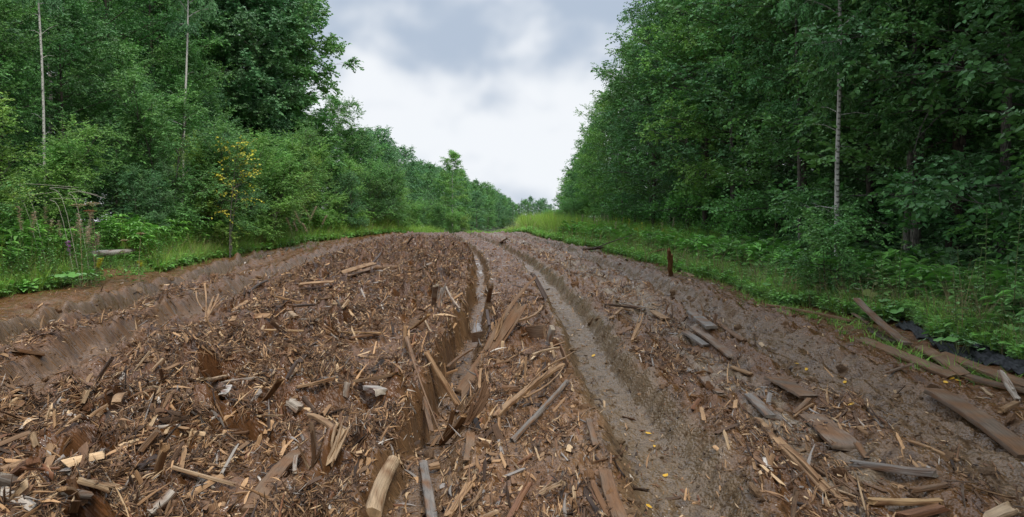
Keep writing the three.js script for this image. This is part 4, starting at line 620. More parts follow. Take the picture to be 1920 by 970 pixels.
function tree(k, x, d, height, lm, bm, label, grp, o = {}) {
  const [name, cat] = treeNames[k], native = { alderNear: 9.5, alderNear2: 11, birch: 14, birch2: 13, aspen: 18, willow: 4.6, willow2: 3.6, canopy: 12, under: 3, far: 10, far2: 11, spruce: 11, sapling: 4.3, bare: 15 }[k], s = height / native;
  const g = group(name, x, baseH(x, d) - 0.05, -d, o.turn ?? treeR() * 6.28); const w = s * (o.wide ?? (0.9 + 0.25 * treeR())); g.scale.set(w, s, w);
  if (o.lean) g.rotation.z = o.lean;
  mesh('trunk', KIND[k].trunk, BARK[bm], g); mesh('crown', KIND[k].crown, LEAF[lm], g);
  if (grp) { const zone = d < 16 ? 'nearest' : d < 26 ? 'near' : d < 42 ? 'middle' : d < 62 ? 'far' : d < 110 ? 'farther' : 'farthest', t = `${TONE[lm]} ${SHAPE[k]}`; label = `${t} ${label.replace(/^(leafy|bushy green|tall leafy|rounded green|light green|dark|dense green|shaded bushy|shaded|low leafy|small distant|broad|low light green) /, '')}, ${zone} part`; grp = `${grp}: ${t}, ${zone}`; }
  return tag(g, label, cat, grp);
}
const logD = -at(220, 473, 0.3).z, beforeLog = (x, d) => { const px = CX + x * F / d; return px > 150 && px < 290 && d > logD - 2.4 && d < logD + 0.6; };
const X = (px, d) => (px - CX) / F * d;
{
  const r = rng(31), pick = (a) => a[Math.floor(r() * a.length)];
  // ---- left wood
  const LG = (t) => [t, t];
  for (let d = 14.5, k = 0; d < 60; d += 1.5 + 0.7 * r() + d * 0.012, k++) { let x = xl(d) - (d > 19 ? 0.8 : 1.3) - 0.9 * r(); if (beforeLog(x, d)) x -= 1.7; if (beforeLog(x + 0.5, d)) continue; tree(pick(['willow', 'willow2', 'willow']), x, d, 2.6 + 1.9 * r() + (d > 24 ? 1.6 : 0), pick(['mid', 'deep', 'light', 'mid', 'lime', 'blue']), 'grey', 'willow shrub in front row by left road edge', 'willow shrubs along the left edge'); }
  for (let d = 15; d < 62; d += 1.9 + 0.9 * r() + d * 0.012) { const x = xl(d) - 4.2 - 1.4 * r(); tree(pick(['alderNear', 'alderNear2', 'alderNear']), x, d, 6.5 + 3 * r(), pick(['deep', 'mid', 'blue', 'mid']), 'alder', 'bushy green alder behind the left shrub row', 'alders behind the left shrubs'); }
  for (const [off, n] of [[7.5, 0], [11, 1], [15, 2]]) for (let d = 17 + n; d < 62; d += 2.8 + 1.4 * r() + d * 0.015) { if (d > 32 && d < 37 && n === 0) continue; const x = xl(d) - off - 2.2 * r(), px = CX + x * F / d; if (px < -330) continue; const y = d < 40 ? 11 + 4 * r() : lerp(12, 8.5, sm(40, 60, d)) + 1.6 * r(); tree(pick(['birch', 'birch2', 'alderNear2', 'birch']), x, d, y, pick(['deep', 'mid', 'blue', 'deep']), pick(['birch', 'grey', 'grey']), 'tall leafy tree deep in the left-hand wood', 'tall trees of the left-hand wood'); }
  for (let d = 60; d < 270; d += 2.6 + 1.2 * r() + d * 0.008) { const x = -12.6 - 1.6 * r() + (d > 100 ? (d - 100) * 0.075 : 0); tree(pick(['far', 'far2']), x, d, 8.2 + 2.0 * r() + 1.6 * sm(85, 120, d), pick(['mid', 'blue', 'mid', 'deep']), 'grey', 'rounded green tree in the receding row left of the crest', 'receding trees left of the crest'); if (r() < 0.6) tree(pick(['willow', 'willow2']), x + 2.4 + r(), d + 1, 2.8 + 1.5 * r(), pick(['light', 'mid']), 'grey', 'light green shrub below the receding left row', 'shrubs below the receding left row'); }
  for (let d = 64; d < 150; d += 9) tree('far2', -18 - 3 * r(), d, 9.5 + r(), 'deep', 'grey', 'dark tree behind the receding left row', 'trees behind the receding left row');
  tree('aspen', X(528, 47), 47, 17.6, 'mid', 'grey', 'tallest tree on the left, rounded dense crown against the sky', null, { wide: 1.12, turn: 1.2 });
  tree('alderNear2', X(300, 38), 38, 14.5, 'mid', 'alder', 'tall bushy tree left of the slim grey leaning trunk', null, { wide: 1.1 });
  tree('birch', X(330, 41), 41, 16.5, 'mid', 'grey', 'tall slim birch crown between leaning trunk and white birch', null, { wide: 1.1 });
  tree('alderNear2', X(225, 33), 33, 14, 'deep', 'alder', 'tall bushy tree right of the white birch trunk', null, { wide: 1.1 });
  tree('aspen', X(232, 50), 50, 19, 'deep', 'grey', 'broad tall tree behind the white birch trunk', null, { wide: 1.1 });
  tree('aspen', X(350, 52), 52, 19, 'blue', 'grey', 'broad tall tree behind the slim grey leaning trunk', null, { wide: 1.1 });
  tree('aspen', X(470, 43), 43, 17, 'blue', 'grey', 'tall dense tree just left of the tallest one against the sky', null, { wide: 1.0, turn: 3.3 });
  tree('alderNear', X(640, 57), 57, 10.4, 'mid', 'grey', 'medium tree with feathery top right of the tallest left tree', null);
  tree('birch', X(848, 82), 82, 9.8, 'light', 'birch', 'lone slim birch rising above the others near the vanishing point', null, { wide: 1.15 });
  for (const [px, d, h, k, lm, lab] of [[832, 90, 7.6, 'far', 'mid', 'rounded tree just left of the lone slim birch'], [872, 92, 5.6, 'far2', 'mid', 'low tree just right of the lone slim birch'], [893, 112, 6.8, 'far', 'blue', 'second rounded tree right of the lone slim birch'], [915, 130, 6.6, 'far', 'mid', 'third rounded tree right of the lone slim birch'], [934, 150, 6.0, 'far2', 'blue', 'last low tree of the left row before the gap of sky'], [845, 80, 2.8, 'willow2', 'light', 'small bush at the foot of the lone slim birch'], [822, 79, 3.4, 'willow', 'mid', 'taller bush left of the foot of the lone slim birch'], [866, 84, 2.6, 'willow2', 'lime', 'yellowish bush right of the foot of the lone slim birch']]) tree(k, X(px, d), d, h, lm, 'grey', lab, null);
  tree('bare', X(88, 19), 19, 14, 'blue', 'birch', 'birch with bright white trunk at far left', null, { wide: 0.45, lean: 0.01, turn: 2 });
  tree('bare', X(370, 31), 29.5, 18, 'blue', 'birch', 'slim grey trunk leaning right, bare up to the top edge at left', null, { wide: 0.55, lean: -0.06, turn: 1 });
  tree('sapling', X(424, 27.3), 27.3, 5.3, 'yellow', 'grey', 'yellowing young sapling in front of the left shrubs', null, { wide: 1 });
  tree('willow', X(418, 28.4), 28.4, 5.0, 'mid', 'grey', 'green willow shrub standing behind the yellowing sapling', null, { wide: 1.0 });
  tree('willow', X(505, 33), 33, 5.4, 'light', 'grey', 'tall light green shrub right of the yellow sapling', null, { wide: 1.1 });
  // ---- right wood
  for (let d = 10.5, k = 0; d < 92; d += 1.9 + 0.8 * r() + d * 0.014, k++) { const x = 7.9 + 1.0 * r() - 1.0 * sm(28, 55, d), y = d < 22 ? 10.5 + 2 * r() : d < 45 ? 11.5 - 0.06 * (d - 22) + 1.5 * r() : lerp(9.5, 5.5, sm(45, 92, d)) + r(); tree(d < 26 ? pick(['alderNear', 'canopy', 'alderNear2', 'alderNear']) : d < 60 ? pick(['alderNear2', 'alderNear', 'birch']) : pick(['far', 'far2']), x + (d < 26 ? 0.8 : 0), d, y, d > 19 ? pick(['mid', 'light', 'mid', 'blue', 'deep']) : pick(['deep', 'mid', 'deep', 'blue']), pick(['alder', 'dark', 'grey']), 'dense green tree in the front row of the right-hand wood', 'front row of the right-hand wood'); }
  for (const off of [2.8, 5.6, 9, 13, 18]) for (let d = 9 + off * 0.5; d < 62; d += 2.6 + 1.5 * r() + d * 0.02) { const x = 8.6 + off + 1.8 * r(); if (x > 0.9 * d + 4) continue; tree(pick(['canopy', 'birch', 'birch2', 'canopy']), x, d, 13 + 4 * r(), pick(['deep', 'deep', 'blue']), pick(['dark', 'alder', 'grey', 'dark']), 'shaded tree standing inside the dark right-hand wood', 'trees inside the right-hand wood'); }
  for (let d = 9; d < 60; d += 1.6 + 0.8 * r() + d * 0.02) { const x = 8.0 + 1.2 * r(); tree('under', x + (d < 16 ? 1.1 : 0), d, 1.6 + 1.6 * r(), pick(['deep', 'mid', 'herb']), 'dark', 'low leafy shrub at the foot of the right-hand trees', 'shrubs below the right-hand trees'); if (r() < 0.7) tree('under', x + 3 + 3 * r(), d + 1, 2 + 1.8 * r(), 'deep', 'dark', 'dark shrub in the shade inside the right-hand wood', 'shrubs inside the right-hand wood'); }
  for (const [sx, off, n, lab, grp] of [[-1, 21, 2, 'shaded bushy tree far back in the left-hand wood', 'trees far back in the left-hand wood'], [1, 24, 2, 'shaded bushy tree far back in the right-hand wood', 'trees far back in the right-hand wood']])
    for (let k = 0; k < n; k++) for (let d = 22; d < 66; d += 3.4 + 1.5 * r()) { const x = sx < 0 ? xl(d) - off - 4.5 * k - 3 * r() : 8 + off - 14 * (d < 34 ? 0 : 0) + 5 * k + 3 * r(); if (Math.abs(x) > 0.9 * d + 4) continue; tree('far', x, d, 8 + 4 * r(), 'deep', 'dark', lab, grp); }
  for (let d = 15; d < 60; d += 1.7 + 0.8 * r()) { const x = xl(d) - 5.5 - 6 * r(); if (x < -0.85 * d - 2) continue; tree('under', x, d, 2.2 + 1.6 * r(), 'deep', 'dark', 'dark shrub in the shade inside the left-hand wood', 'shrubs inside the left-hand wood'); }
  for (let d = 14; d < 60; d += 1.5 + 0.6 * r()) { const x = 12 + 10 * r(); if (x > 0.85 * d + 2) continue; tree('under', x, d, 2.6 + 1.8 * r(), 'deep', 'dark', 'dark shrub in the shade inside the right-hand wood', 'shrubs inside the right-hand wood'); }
  const thick = tree('canopy', X(1785, 14), 14, 13, 'deep', 'dark', 'thick dark trunk at the right, behind the plank pile, with bare dead branches', null, { wide: 1.15, turn: 0.4 });
  thick.updateMatrixWorld(true);
  { const q = rng(88), inv = thick.matrixWorld.clone().invert(), P = (px, py, d) => V(X(px, d), EYE + (HOR - py) / F * d, -d);
    for (const line of [[[1790, 175, 13.8], [1740, 150, 13.3], [1700, 152, 13], [1640, 178, 12.7]], [[1745, 152, 13.2], [1742, 195, 12.9], [1722, 240, 12.8], [1708, 290, 12.7]], [[1790, 200, 13.8], [1760, 215, 13.4], [1735, 240, 13.2], [1715, 262, 13]], [[1760, 190, 13.5], [1745, 172, 13.2], [1720, 168, 13], [1690, 190, 12.9]]]) { const T = new Buf(), c = new THREE.CatmullRomCurve3(line.map((a) => P(...a).applyMatrix4(inv))); T.tube(c.getPoints(14), 0.016, 0.005, 5); mesh('dead_branch', T.build(), BARK.grey, thick); } }
  tree('birch2', X(1572, 14.2), 14.2, 13.5, 'deep', 'birch', 'thin pale birch trunk in the dark right-hand wood', null, { wide: 0.62, lean: 0.025 });
  tree('under', X(1560, 13), 13, 1.7, 'mid', 'dark', 'leafy shrub hiding the foot of the thin pale birch on the right', null);
  tree('birch2', X(1505, 19), 19, 12, 'deep', 'grey', 'thin grey leaning trunk left of the pale birch in the right-hand wood', null, { wide: 0.8, lean: 0.06 });
  tree('birch', X(1700, 14.5), 14.5, 13, 'deep', 'grey', 'grey trunk between pale birch and thick dark trunk on the right', null, { wide: 0.8 });
  for (const [d, dx] of [[4.5, 8.8], [1.2, 8.2], [7.4, 9.2], [-2.5, 8.6], [-6, 9], [3, 12], [-1, 12.5], [6.5, 13]]) tree('canopy', dx, d, 13 + 2 * r(), 'deep', 'dark', 'broad tree beyond the right picture edge, added for shade, branches overhanging', 'trees added for shade beyond the right picture edge');  // trees out of view beside and behind the camera, added to shade the right side
  for (let d = 44; d < 150; d += 4 + 2 * r()) tree('far', 10 + 4 * r(), d, 5 + 2 * r(), pick(['deep', 'mid']), 'dark', 'rounded green tree behind the far right-hand front row', 'trees behind the far right-hand front row');
  // ---- beyond the crest
  for (let k = 0; k < 26; k++) { const d = 180 + 120 * r(), x = X(915 + 120 * (k + r()) / 26, d); tree(pick(['far', 'far2', 'far', 'spruce']), x, d, 5.5 + 3 * r(), pick(['blue', 'mid']), 'grey', 'small distant tree at the vanishing point of the track', 'distant trees at the vanishing point'); }
  tree('spruce', X(973, 150), 150, 5.4, 'pine', 'dark', 'small dark pointed spruce at the vanishing point', null);
  tree('spruce', X(990, 165), 165, 5.8, 'pine', 'dark', 'second pointed spruce right of the first at the vanishing point', null);
  for (let d = 62; d < 120; d += 5 + 2 * r()) tree('willow2', 4.6 + 1.5 * r(), d, 1.8 + r(), pick(['light', 'mid']), 'grey', 'low light green bush on the right verge beyond the crest', 'bushes on the right verge beyond the crest');
}

// ---------------------------------------------------------------- verges: grass, ground cover, tall weeds
function scatter(name, seed, count, geo, mat, place, size, tint) {
  const r = rng(seed), im = new THREE.InstancedMesh(geo, mat, count), M = new THREE.Matrix4(), q = new THREE.Quaternion(), e = new THREE.Euler(); let k = 0;
  for (let t = 0; k < count && t < count * 30; t++) { const p = place(r); if (!p) continue; const s = size(r, p[1]) * (beforeLog(...p) ? 0.28 : 1); e.set((r() - 0.5) * 0.4, r() * 6.28, (r() - 0.5) * 0.4); im.setMatrixAt(k, M.compose(V(p[0], terrain(p[0], p[1], false) - 0.02, -p[1]), q.setFromEuler(e), V(s, s * (0.7 + 0.6 * r()), s))); const f = 0.7 + 0.6 * r(), w = tint ? tint(r) : 0; im.setColorAt(k, new THREE.Color(f * (1 + w), f, f * (1 - w * 0.5))); k++; }
  im.count = k; im.name = name; im.castShadow = im.receiveShadow = true; scene.add(im); return kind(im, 'stuff');
}
function tuft(seed, n, h, w, curl) { const r = rng(seed), B = new Buf(); for (let i = 0; i < n; i++) { const a = r() * 6.28, l = h * (0.5 + 0.7 * r()), o = V(Math.cos(a) * 0.05 * r(), 0, Math.sin(a) * 0.05 * r()), out = curl * (0.3 + r()), P = B.p, b = P.length / 3; for (let j = 0; j <= 3; j++) { const t = j / 3, x = o.x + Math.cos(a) * out * l * t * t, z = o.z + Math.sin(a) * out * l * t * t, y = l * t * (1 - 0.3 * out * t), ww = w * (1 - t * 0.95); P.push(x - Math.sin(a) * ww, y, z + Math.cos(a) * ww, x + Math.sin(a) * ww, y, z - Math.cos(a) * ww); const sh = 0.8 + 0.4 * t; B.c.push(sh, sh, sh, sh, sh, sh); if (j < 3) { const q = b + j * 2; B.i.push(q, q + 1, q + 2, q + 1, q + 3, q + 2); } } } return B.build(); }
function rosette(seed, n, l, wide, h) { const r = rng(seed), B = new Buf(); for (let i = 0; i < n; i++) { const a = i * 2.4 + r(), hh = h * (0.3 + 0.8 * r()), d = V(Math.cos(a), (r() - 0.35) * 0.7, Math.sin(a)).normalize(), o = V(Math.cos(a) * 0.3 * l * r(), hh, Math.sin(a) * 0.3 * l * r()), up = V((r() - 0.5) * 0.6, 1, (r() - 0.5) * 0.6); up.addScaledVector(d, -up.dot(d)).normalize(); B.leaf(o, d, up, l * (0.6 + 0.7 * r()), wide, 0.8 + 0.4 * r(), true, (r() - 0.5) * 0.1); } return B.build(); }
const grassMat = leafMat([0.215, 0.400, 0.052], { clearcoat: 0.08 }), coverMat = leafMat([0.165, 0.400, 0.055], { clearcoat: 0.12 }), dryMat = leafMat([0.28, 0.22, 0.10], { clearcoat: 0 });
grassMat.name = 'grass'; coverMat.name = 'ground cover'; dryMat.name = 'dry grass';
const rightVerge = (far, wide) => (r) => { const d = 5.5 * Math.pow(far / 5.5, r()), x = xr(d) + (d < 10.6 ? 0.62 : d < 13 ? 0.3 : 0.05) + wide * Math.pow(r(), 1.4) * (1 + d * 0.03); return x > 0.82 * d + 1.5 ? null : [x, d]; };
const leftVerge = (far, wide) => (r) => { const d = 12.5 * Math.pow(far / 12.5, r()), x = xl(d) - 0.05 - wide * (d > 20 ? 0.55 : 1) * Math.pow(r(), 1.3) * (1 + d * 0.02); return x < -0.82 * d - 1.5 ? null : [x, d]; };
const bigger = (r, d) => (0.8 + 0.5 * r()) * (1 + 0.012 * d);
scatter('grass', 51, 14000, tuft(1, 9, 0.36, 0.006, 0.8), grassMat, rightVerge(110, 2.6), bigger, (r) => 0.15 * r());
scatter('grass', 52, 9000, tuft(2, 9, 0.38, 0.007, 0.7), grassMat, leftVerge(75, 2.6), bigger, (r) => 0.15 * r());
scatter('ground_cover', 53, 15000, rosette(3, 8, 0.085, 0.7, 0.13), coverMat, rightVerge(60, 3.0), bigger);
scatter('ground_cover', 54, 6500, rosette(4, 7, 0.12, 0.7, 0.16), coverMat, leftVerge(60, 2.6), bigger);
scatter('ground_cover', 55, 4000, rosette(5, 9, 0.17, 0.5, 0.45), coverMat, (r) => { const p = rightVerge(45, 2.2)(r); return p && [p[0] + 0.9, p[1]]; }, bigger);
scatter('ground_cover', 56, 4200, rosette(6, 11, 0.14, 0.32, 0.65), coverMat, (r) => { const p = leftVerge(55, 2.0)(r); return p && [p[0] - 0.6, p[1]]; }, bigger);
scatter('grass', 57, 2600, tuft(7, 10, 0.75, 0.005, 0.6), grassMat, (r) => { const p = leftVerge(60, 1.8)(r); return p && [p[0] - 0.5, p[1]]; }, bigger, (r) => 0.5 * r());
scatter('grass', 58, 5200, tuft(8, 10, 0.7, 0.006, 0.5), grassMat, (r) => { const d = 24 + 90 * r(), x = xr(Math.min(d, 60)) + 0.8 + 4 * r(); return [x, d]; }, bigger, (r) => 0.3 * r());
scatter('dry_grass', 60, 1300, tuft(12, 7, 0.6, 0.004, 0.6), dryMat, (r) => rightVerge(70, 2.4)(r), bigger);
scatter('dry_grass', 61, 900, tuft(13, 7, 0.6, 0.004, 0.6), dryMat, (r) => leftVerge(60, 2.2)(r), bigger);
scatter('grass', 62, 420, tuft(14, 6, 0.16, 0.006, 1.0), grassMat, (r) => { const d = 7 + 40 * r() * r(), left = r() < 0.4 && d > 14; return [left ? xl(d) + 0.7 * r() * r() : xr(d) - 0.8 * r() * r(), d]; }, bigger);
scatter('forest_undergrowth', 59, 5000, rosette(9, 10, 0.18, 0.55, 0.5), LEAF.deep, (r) => { const d = 8 + 40 * r(), x = 8 + 14 * r(); return x > 0.85 * d + 2 ? null : [x, d]; }, bigger);

const stemMat = new THREE.MeshStandardMaterial({ color: new THREE.Color(0.12, 0.15, 0.05), roughness: 0.8 }), dryStem = new THREE.MeshStandardMaterial({ color: new THREE.Color(0.32, 0.24, 0.14), roughness: 0.9 }); stemMat.name = 'green stem'; dryStem.name = 'dry stem';
const seedMat = leafMat([0.60, 0.48, 0.36], { clearcoat: 0 }), umbMat = leafMat([0.58, 0.46, 0.28], { clearcoat: 0 }), rustMat = leafMat([0.42, 0.15, 0.05], { clearcoat: 0 }), pinkMat = leafMat([0.42, 0.16, 0.42], { clearcoat: 0 }), goldMat = leafMat([0.60, 0.58, 0.06], { clearcoat: 0 });
for (const [m, n] of [[seedMat, 'seed plume'], [umbMat, 'dry umbel'], [rustMat, 'rusty umbel'], [pinkMat, 'pink blossom'], [goldMat, 'yellow blossom']]) m.name = n;
function stemOf(r, h, lean = 0.06) { const B = new Buf(), a = r() * 6.28, pts = []; for (let i = 0; i <= 4; i++) { const t = i / 4; pts.push(V(Math.cos(a) * lean * h * t * t, h * t, Math.sin(a) * lean * h * t * t)); } B.tube(pts, 0.006 + 0.002 * h, 0.003, 5); return [B.build(), pts]; }
const along = (pts, t) => { const f = t * 4, i = Math.min(3, Math.floor(f)); return pts[i].clone().lerp(pts[i + 1], f - i); };
function weed(name, cat, label, grp, p, o) {                      // an upright herb: stem, leaves and what it carries at the top
  const r = rng(o.seed), g = group(name, p.x, p.y, p.z, r() * 6), [sg, pts] = stemOf(r, o.h, o.lean), L = new Buf(); mesh('stem', sg, o.dry ? dryStem : stemMat, g);
  for (let i = 0, n = o.leaves ?? 30; i < n; i++) { const t = 0.1 + (o.top ?? 0.75) * i / n, q = along(pts, t), a = i * 2.4, d = V(Math.cos(a), 0.35 - 0.6 * r(), Math.sin(a)).normalize(), up = V(0, 1, 0).addScaledVector(d, -d.y).normalize(); L.leaf(q, d, up, (o.l ?? 0.13) * (1.15 - 0.6 * t) * (0.8 + 0.4 * r()), o.wide ?? 0.2, 0.8 + 0.4 * r(), true); }
  if (o.leaves !== 0) mesh('leaves', L.build(), LEAF[o.lm ?? 'herb'], g);
  if (o.plume) { const B = new Buf(); for (let i = 0; i < o.plume; i++) { const q = along(pts, 0.7 + 0.3 * r()), a = r() * 6.28, d = V(Math.cos(a), 0.5 * r() + 0.15, Math.sin(a)).normalize(); B.leaf(q, d, V(0, 1, 0.01).addScaledVector(d, -d.y).normalize(), 0.05 + 0.05 * r(), 0.35, 0.7 + 0.6 * r(), false); } mesh(o.pm === pinkMat || o.pm === goldMat ? 'blossom' : 'seed_head', B.build(), o.pm ?? seedMat, g); }
  if (o.umbel) { const B = new Buf(), U = new Buf(), top = pts[4], R = o.umbel; for (let i = 0; i < 20; i++) { const a = i * 2.4, f = Math.sqrt((i + 0.5) / 20), e = top.clone().add(V(Math.cos(a) * R * f, R * 0.55 * (1 - 0.4 * f * f), Math.sin(a) * R * f)); U.tube([top, e], 0.0025, 0.002, 3); for (let k = 0; k < 16; k++) { const b = r() * 6.28, dd = V(Math.cos(b), 0.3 * r(), Math.sin(b)).normalize(); B.leaf(e, dd, V(0, 1, 0.02).addScaledVector(dd, -dd.y).normalize(), 0.035 * (0.5 + r()), 0.5, 0.7 + 0.6 * r(), false); } } mesh('spokes', U.build(), dryStem, g); mesh('umbel', B.build(), o.pm ?? umbMat, g); }
  return tag(g, label, cat, grp);
}
const foot = (px, d) => { const x = X(px, d); return V(x, terrain(x, d, false) - 0.03, -d); };
{
  const r = rng(61); let s = 700;
  for (const [px, d, h, label, o] of [
    [362 / 2.02, 16.5, 2.0, 'tallest brown umbel plant on the left bank', { umbel: 0.17, dry: true, leaves: 14, l: 0.2, wide: 0.5 }],
    [176, 16.9, 1.78, 'umbel plant with rusty red flower head on the left bank', { umbel: 0.14, dry: true, leaves: 12, pm: rustMat, l: 0.2, wide: 0.5 }],
    [152, 16.2, 1.9, 'pale umbel plant left of the rusty red one', { umbel: 0.16, dry: true, leaves: 12, l: 0.2, wide: 0.5 }],
    [258, 17.2, 1.25, 'slender umbel plant with one pale flat head by the pale log', { umbel: 0.09, dry: true, leaves: 8, l: 0.16, wide: 0.5 }],
    [232, 17.6, 1.05, 'low umbel plant left of the slender one by the pale log', { umbel: 0.08, leaves: 10, l: 0.16, wide: 0.5 }],
    [133, 16.0, 1.15, 'fireweed stalk with pink blossoms on the left bank', { plume: 60, pm: pinkMat, leaves: 40 }],
    [175, 16.4, 0.75, 'yellow flowering weed standing left of the pale log', { plume: 150, pm: goldMat, leaves: 20, lean: 0.2 }],
    [262, 17.3, 0.55, 'small yellow flowering weed right of the pale log', { plume: 60, pm: goldMat, leaves: 14, lean: 0.2 }],
    [1448, 16.5, 1.5, 'tall thin green stalk at the edge of the right undergrowth', { leaves: 26, l: 0.1 }],
    [1688, 11.4, 1.5, 'tall weed with pale green leaves behind the raised plank', { leaves: 26, l: 0.14, wide: 0.5, lm: 'light' }],
    [1640, 12, 0.9, 'weed with yellowing leaves behind the raised plank', { leaves: 16, l: 0.2, wide: 0.6, lm: 'olive' }],
    [1850, 9.6, 1.75, 'tall leafy weed at the right edge above the plank pile', { leaves: 34, l: 0.17, wide: 0.35, lm: 'light' }],
    [1905, 9.0, 2.1, 'tallest leafy weed at the right edge of the picture', { leaves: 40, l: 0.15, wide: 0.6, lm: 'herb' }],
  ]) weed(o.umbel ? 'umbel_plant' : 'weed_plant', 'plant', label, null, foot(px, d), { seed: s++, h, ...o });
  for (let k = 0; k < 14; k++) { const d = 15.6 + 3.0 * r(), px = 20 + 170 * r(); weed('fireweed', 'plant', 'fireweed stalk with fluffy seed head among the left bank weeds', 'seeding fireweed on the left bank', foot(px, d), { seed: s++, h: 1.15 + 0.7 * r(), plume: 90, leaves: 46 }); }
  for (let k = 0; k < 9; k++) { const d = 31 + 5 * r(), px = 540 + 60 * r(); weed('fireweed', 'plant', 'pale seeding stalk below the shrubs right of the yellow sapling', 'seeding stalks below the left shrubs', foot(px, d), { seed: s++, h: 1.3 + 0.8 * r(), plume: 110, leaves: 30, lean: 0.3 }); }
  for (let k = 0; k < 120; k++) { const d = 14.2 + 14 * r() * r(), x = xl(d) - 0.15 - 1.3 * r(); if (beforeLog(x, d)) continue; weed('tall_weed', 'plant', 'leafy green weed in the belt along the left road edge', 'weeds along the left edge', V(x, terrain(x, d, false) - 0.03, -d), { seed: s++, h: 0.6 + 0.7 * r(), leaves: 40, l: 0.14, wide: 0.25 + 0.3 * r() }); }
  for (let k = 0; k < 26; k++) { const d = 26 + 40 * r(), x = xr(d) + 0.9 + 2.4 * r(); weed('tall_weed', 'plant', 'tall weed with brownish top on the far right verge', 'weeds on the far right verge', V(x, terrain(x, d, false) - 0.03, -d), { seed: s++, h: 0.9 + 0.7 * r(), leaves: 30, l: 0.16, plume: 60, pm: r() < 0.5 ? seedMat : goldMat, lm: 'light' }); }
  for (let k = 0; k < 60; k++) { const d = 8 + 14 * r(), x = xr(d) + 0.5 + 1.6 * r(); weed('tall_weed', 'plant', 'leafy weed between grass edge and shrubs on the near right', 'weeds on the near right verge', V(x, terrain(x, d, false) - 0.03, -d), { seed: s++, h: 0.5 + 0.7 * r(), leaves: 26, l: 0.16, wide: 0.3 + 0.4 * r(), lm: r() < 0.6 ? 'herb' : 'light' }); }
  const paleStem = new THREE.MeshStandardMaterial({ color: new THREE.Color(0.5, 0.45, 0.37), roughness: 0.9 }); paleStem.name = 'bleached stalk';
  for (const [a, b, c, d] of [[[-10, 345], [70, 346], [150, 352], 16.5], [[-10, 371], [60, 366], [110, 360], 16.2], [[60, 352], [130, 354], [185, 366], 16.8], [[110, 366], [150, 360], [200, 372], 16.4], [[70, 378], [120, 372], [160, 374], 16.6]]) { const P = ([px, py], q) => V(X(px, q), EYE + (HOR - py) / F * q, -q), B = new Buf(), p0 = P(b, d); const base = V(p0.x + 0.2, terrain(p0.x, d, false) - 0.02, -d - 0.1), crv = new THREE.CatmullRomCurve3([base, P(a, d).lerp(p0, 0.75).add(V(0, -0.1, 0)), P(a, d).lerp(p0, 0.5), p0, P(c, d)]); B.tube(crv.getPoints(18), 0.005, 0.003, 4); tag(mesh('dead_stalk', B.build(), paleStem), 'pale dead stalk bent over sideways above the left bank weeds', 'stalk', 'dead stalks bent over the left bank'); }
  // broad-leaved plants: each leaf a part
  const lobe = (() => { const n = 16, pos = [0, 0, 0], col = [1.1, 1.1, 1.0], idx = []; for (let i = 0; i <= n; i++) { const a = -2.7 + 5.4 * i / n, rr = 0.5 * (1 + 0.06 * Math.sin(i * 2.6)) * (1 - 0.12 * Math.abs(a) / 2.7); pos.push(Math.cos(a) * rr + 0.1, 0.05 + 0.04 * Math.sin(i * 1.9), Math.sin(a) * rr); col.push(0.95, 0.95, 0.9); if (i) idx.push(0, i + 1, i); } return geom(pos, idx, col); })();
  const broad = (label, grp, p, n, size, lm, seed) => { const q = rng(seed), g = group('butterbur_plant', p.x, p.y, p.z, q() * 6); for (let i = 0; i < n; i++) { const a = i * 2.4 + q(), h = size * (0.6 + 1.1 * q()), o = size * (0.5 + 1.2 * q()), e = V(Math.cos(a) * o, h, Math.sin(a) * o), S = new Buf(); S.tube([V(0, 0, 0), e.clone().multiplyScalar(0.6).add(V(0, 0.05 * size, 0)), e], 0.005, 0.004, 4); mesh('stalk', S.build(), stemMat, g); const m = mesh('leaf', lobe, LEAF[lm], g); m.position.copy(e); m.rotation.set((q() - 0.5) * 0.7, -a, (q() - 0.7) * 0.7, 'YXZ'); const z = size * (0.7 + 0.6 * q()); m.scale.set(z, z, z); } return tag(g, label, 'plant', grp); };
  [[92, 16.2], [112, 15.9], [150, 15.7], [134, 16.4]].forEach(([px, d], k) => broad('butterbur clump with broad round leaves below the left bank weeds', 'butterbur clumps on the left bank', foot(px, d), 8, 0.22, 'herb', 800 + k));
  for (let k = 0; k < 16; k++) { const d = 16 + 12 * r(), x = xl(d) - 0.25 - 0.7 * r(); if (beforeLog(x, d)) continue; broad('small broad-leaved plant at the left mud edge', 'broad-leaved plants at the left mud edge', V(x, terrain(x, d, false), -d), 7, 0.13, 'herb', 820 + k); }
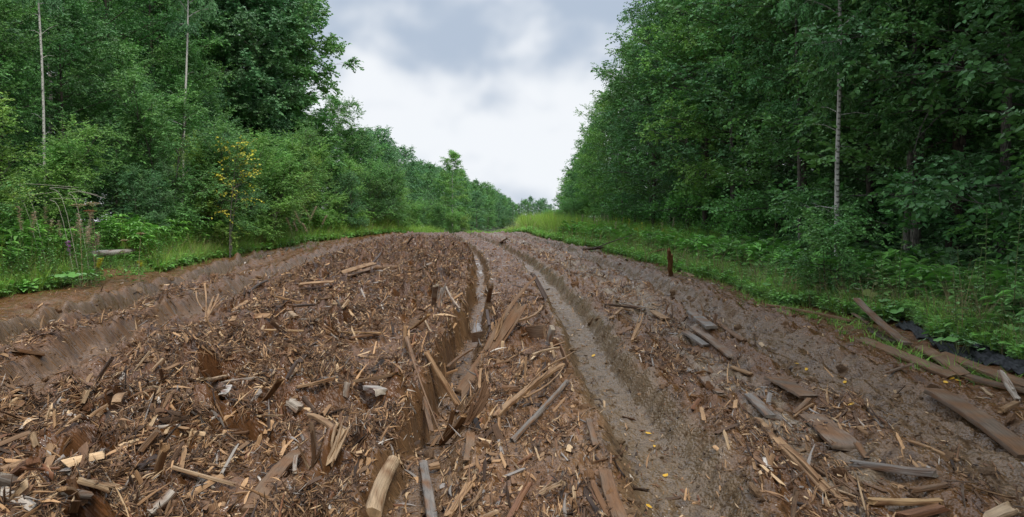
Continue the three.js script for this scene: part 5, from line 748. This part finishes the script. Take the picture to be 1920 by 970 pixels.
  for (let k = 0; k < 44; k++) { const d = 8.2 + 18 * r() * r(), x = xr(d) + 0.25 + 1.2 * r(); broad('small broad-leaved plant on the near right verge', 'broad-leaved plants on the near right verge', V(x, terrain(x, d, false), -d), 7, 0.12 + 0.06 * r(), r() < 0.8 ? 'herb' : 'light', 850 + k); }
  broad('yellowing broad-leaved plant on the grass edge above the long thin branch', null, foot(1543, 13.2), 4, 0.2, 'olive', 901);
  broad('broad-leaved plant with one yellow leaf behind the raised plank', null, foot(1645, 11.6), 5, 0.22, 'olive', 902);
  // ferns: each frond a part
  const frond = (() => { const B = new Buf(); for (let i = 0; i < 15; i++) { const t = i / 15, o = V(t, 0.30 * Math.sin(t * 2.2) - 0.28 * t * t, 0), l = 0.30 * Math.sin(Math.PI * (0.15 + 0.83 * t)) + 0.03; for (const s of [-1, 1]) B.leaf(o, V(0.35, -0.1, s).normalize(), V(0, 1, 0), l, 0.26, 0.9 + 0.2 * ((i * 7) % 3) / 3, true); } return B.build(); })();
  const fern = (label, grp, p, n, size, lm, seed) => { const q = rng(seed), g = group('fern', p.x, p.y, p.z, q() * 6); g.scale.setScalar(size); for (let i = 0; i < n; i++) { const m = mesh('frond', frond, LEAF[lm], g); m.rotation.set(0, i * 6.283 / n + q() * 0.5, 0.35 + 0.4 * q(), 'YXZ'); m.scale.setScalar(0.75 + 0.4 * q()); } return tag(g, label, 'fern', grp); };
  fern('large fern at the right edge above the black plastic', null, foot(1880, 8.9), 9, 0.6, 'light', 911);
  fern('fern left of the large one at the right edge', null, foot(1800, 9.8), 8, 0.5, 'herb', 912);
  fern('fern behind the plank pile with arching fronds', null, foot(1745, 10.4), 8, 0.45, 'herb', 913);
  for (let k = 0; k < 16; k++) { const d = 9 + 9 * r(), x = xr(d) + 1.2 + 1.6 * r(); fern('fern in the shade under the right-hand trees', 'ferns under the right-hand trees', V(x, terrain(x, d, false), -d), 8, 0.4 + 0.25 * r(), r() < 0.5 ? 'herb' : 'mid', 920 + k); }
}

renderer.render(scene, camera);
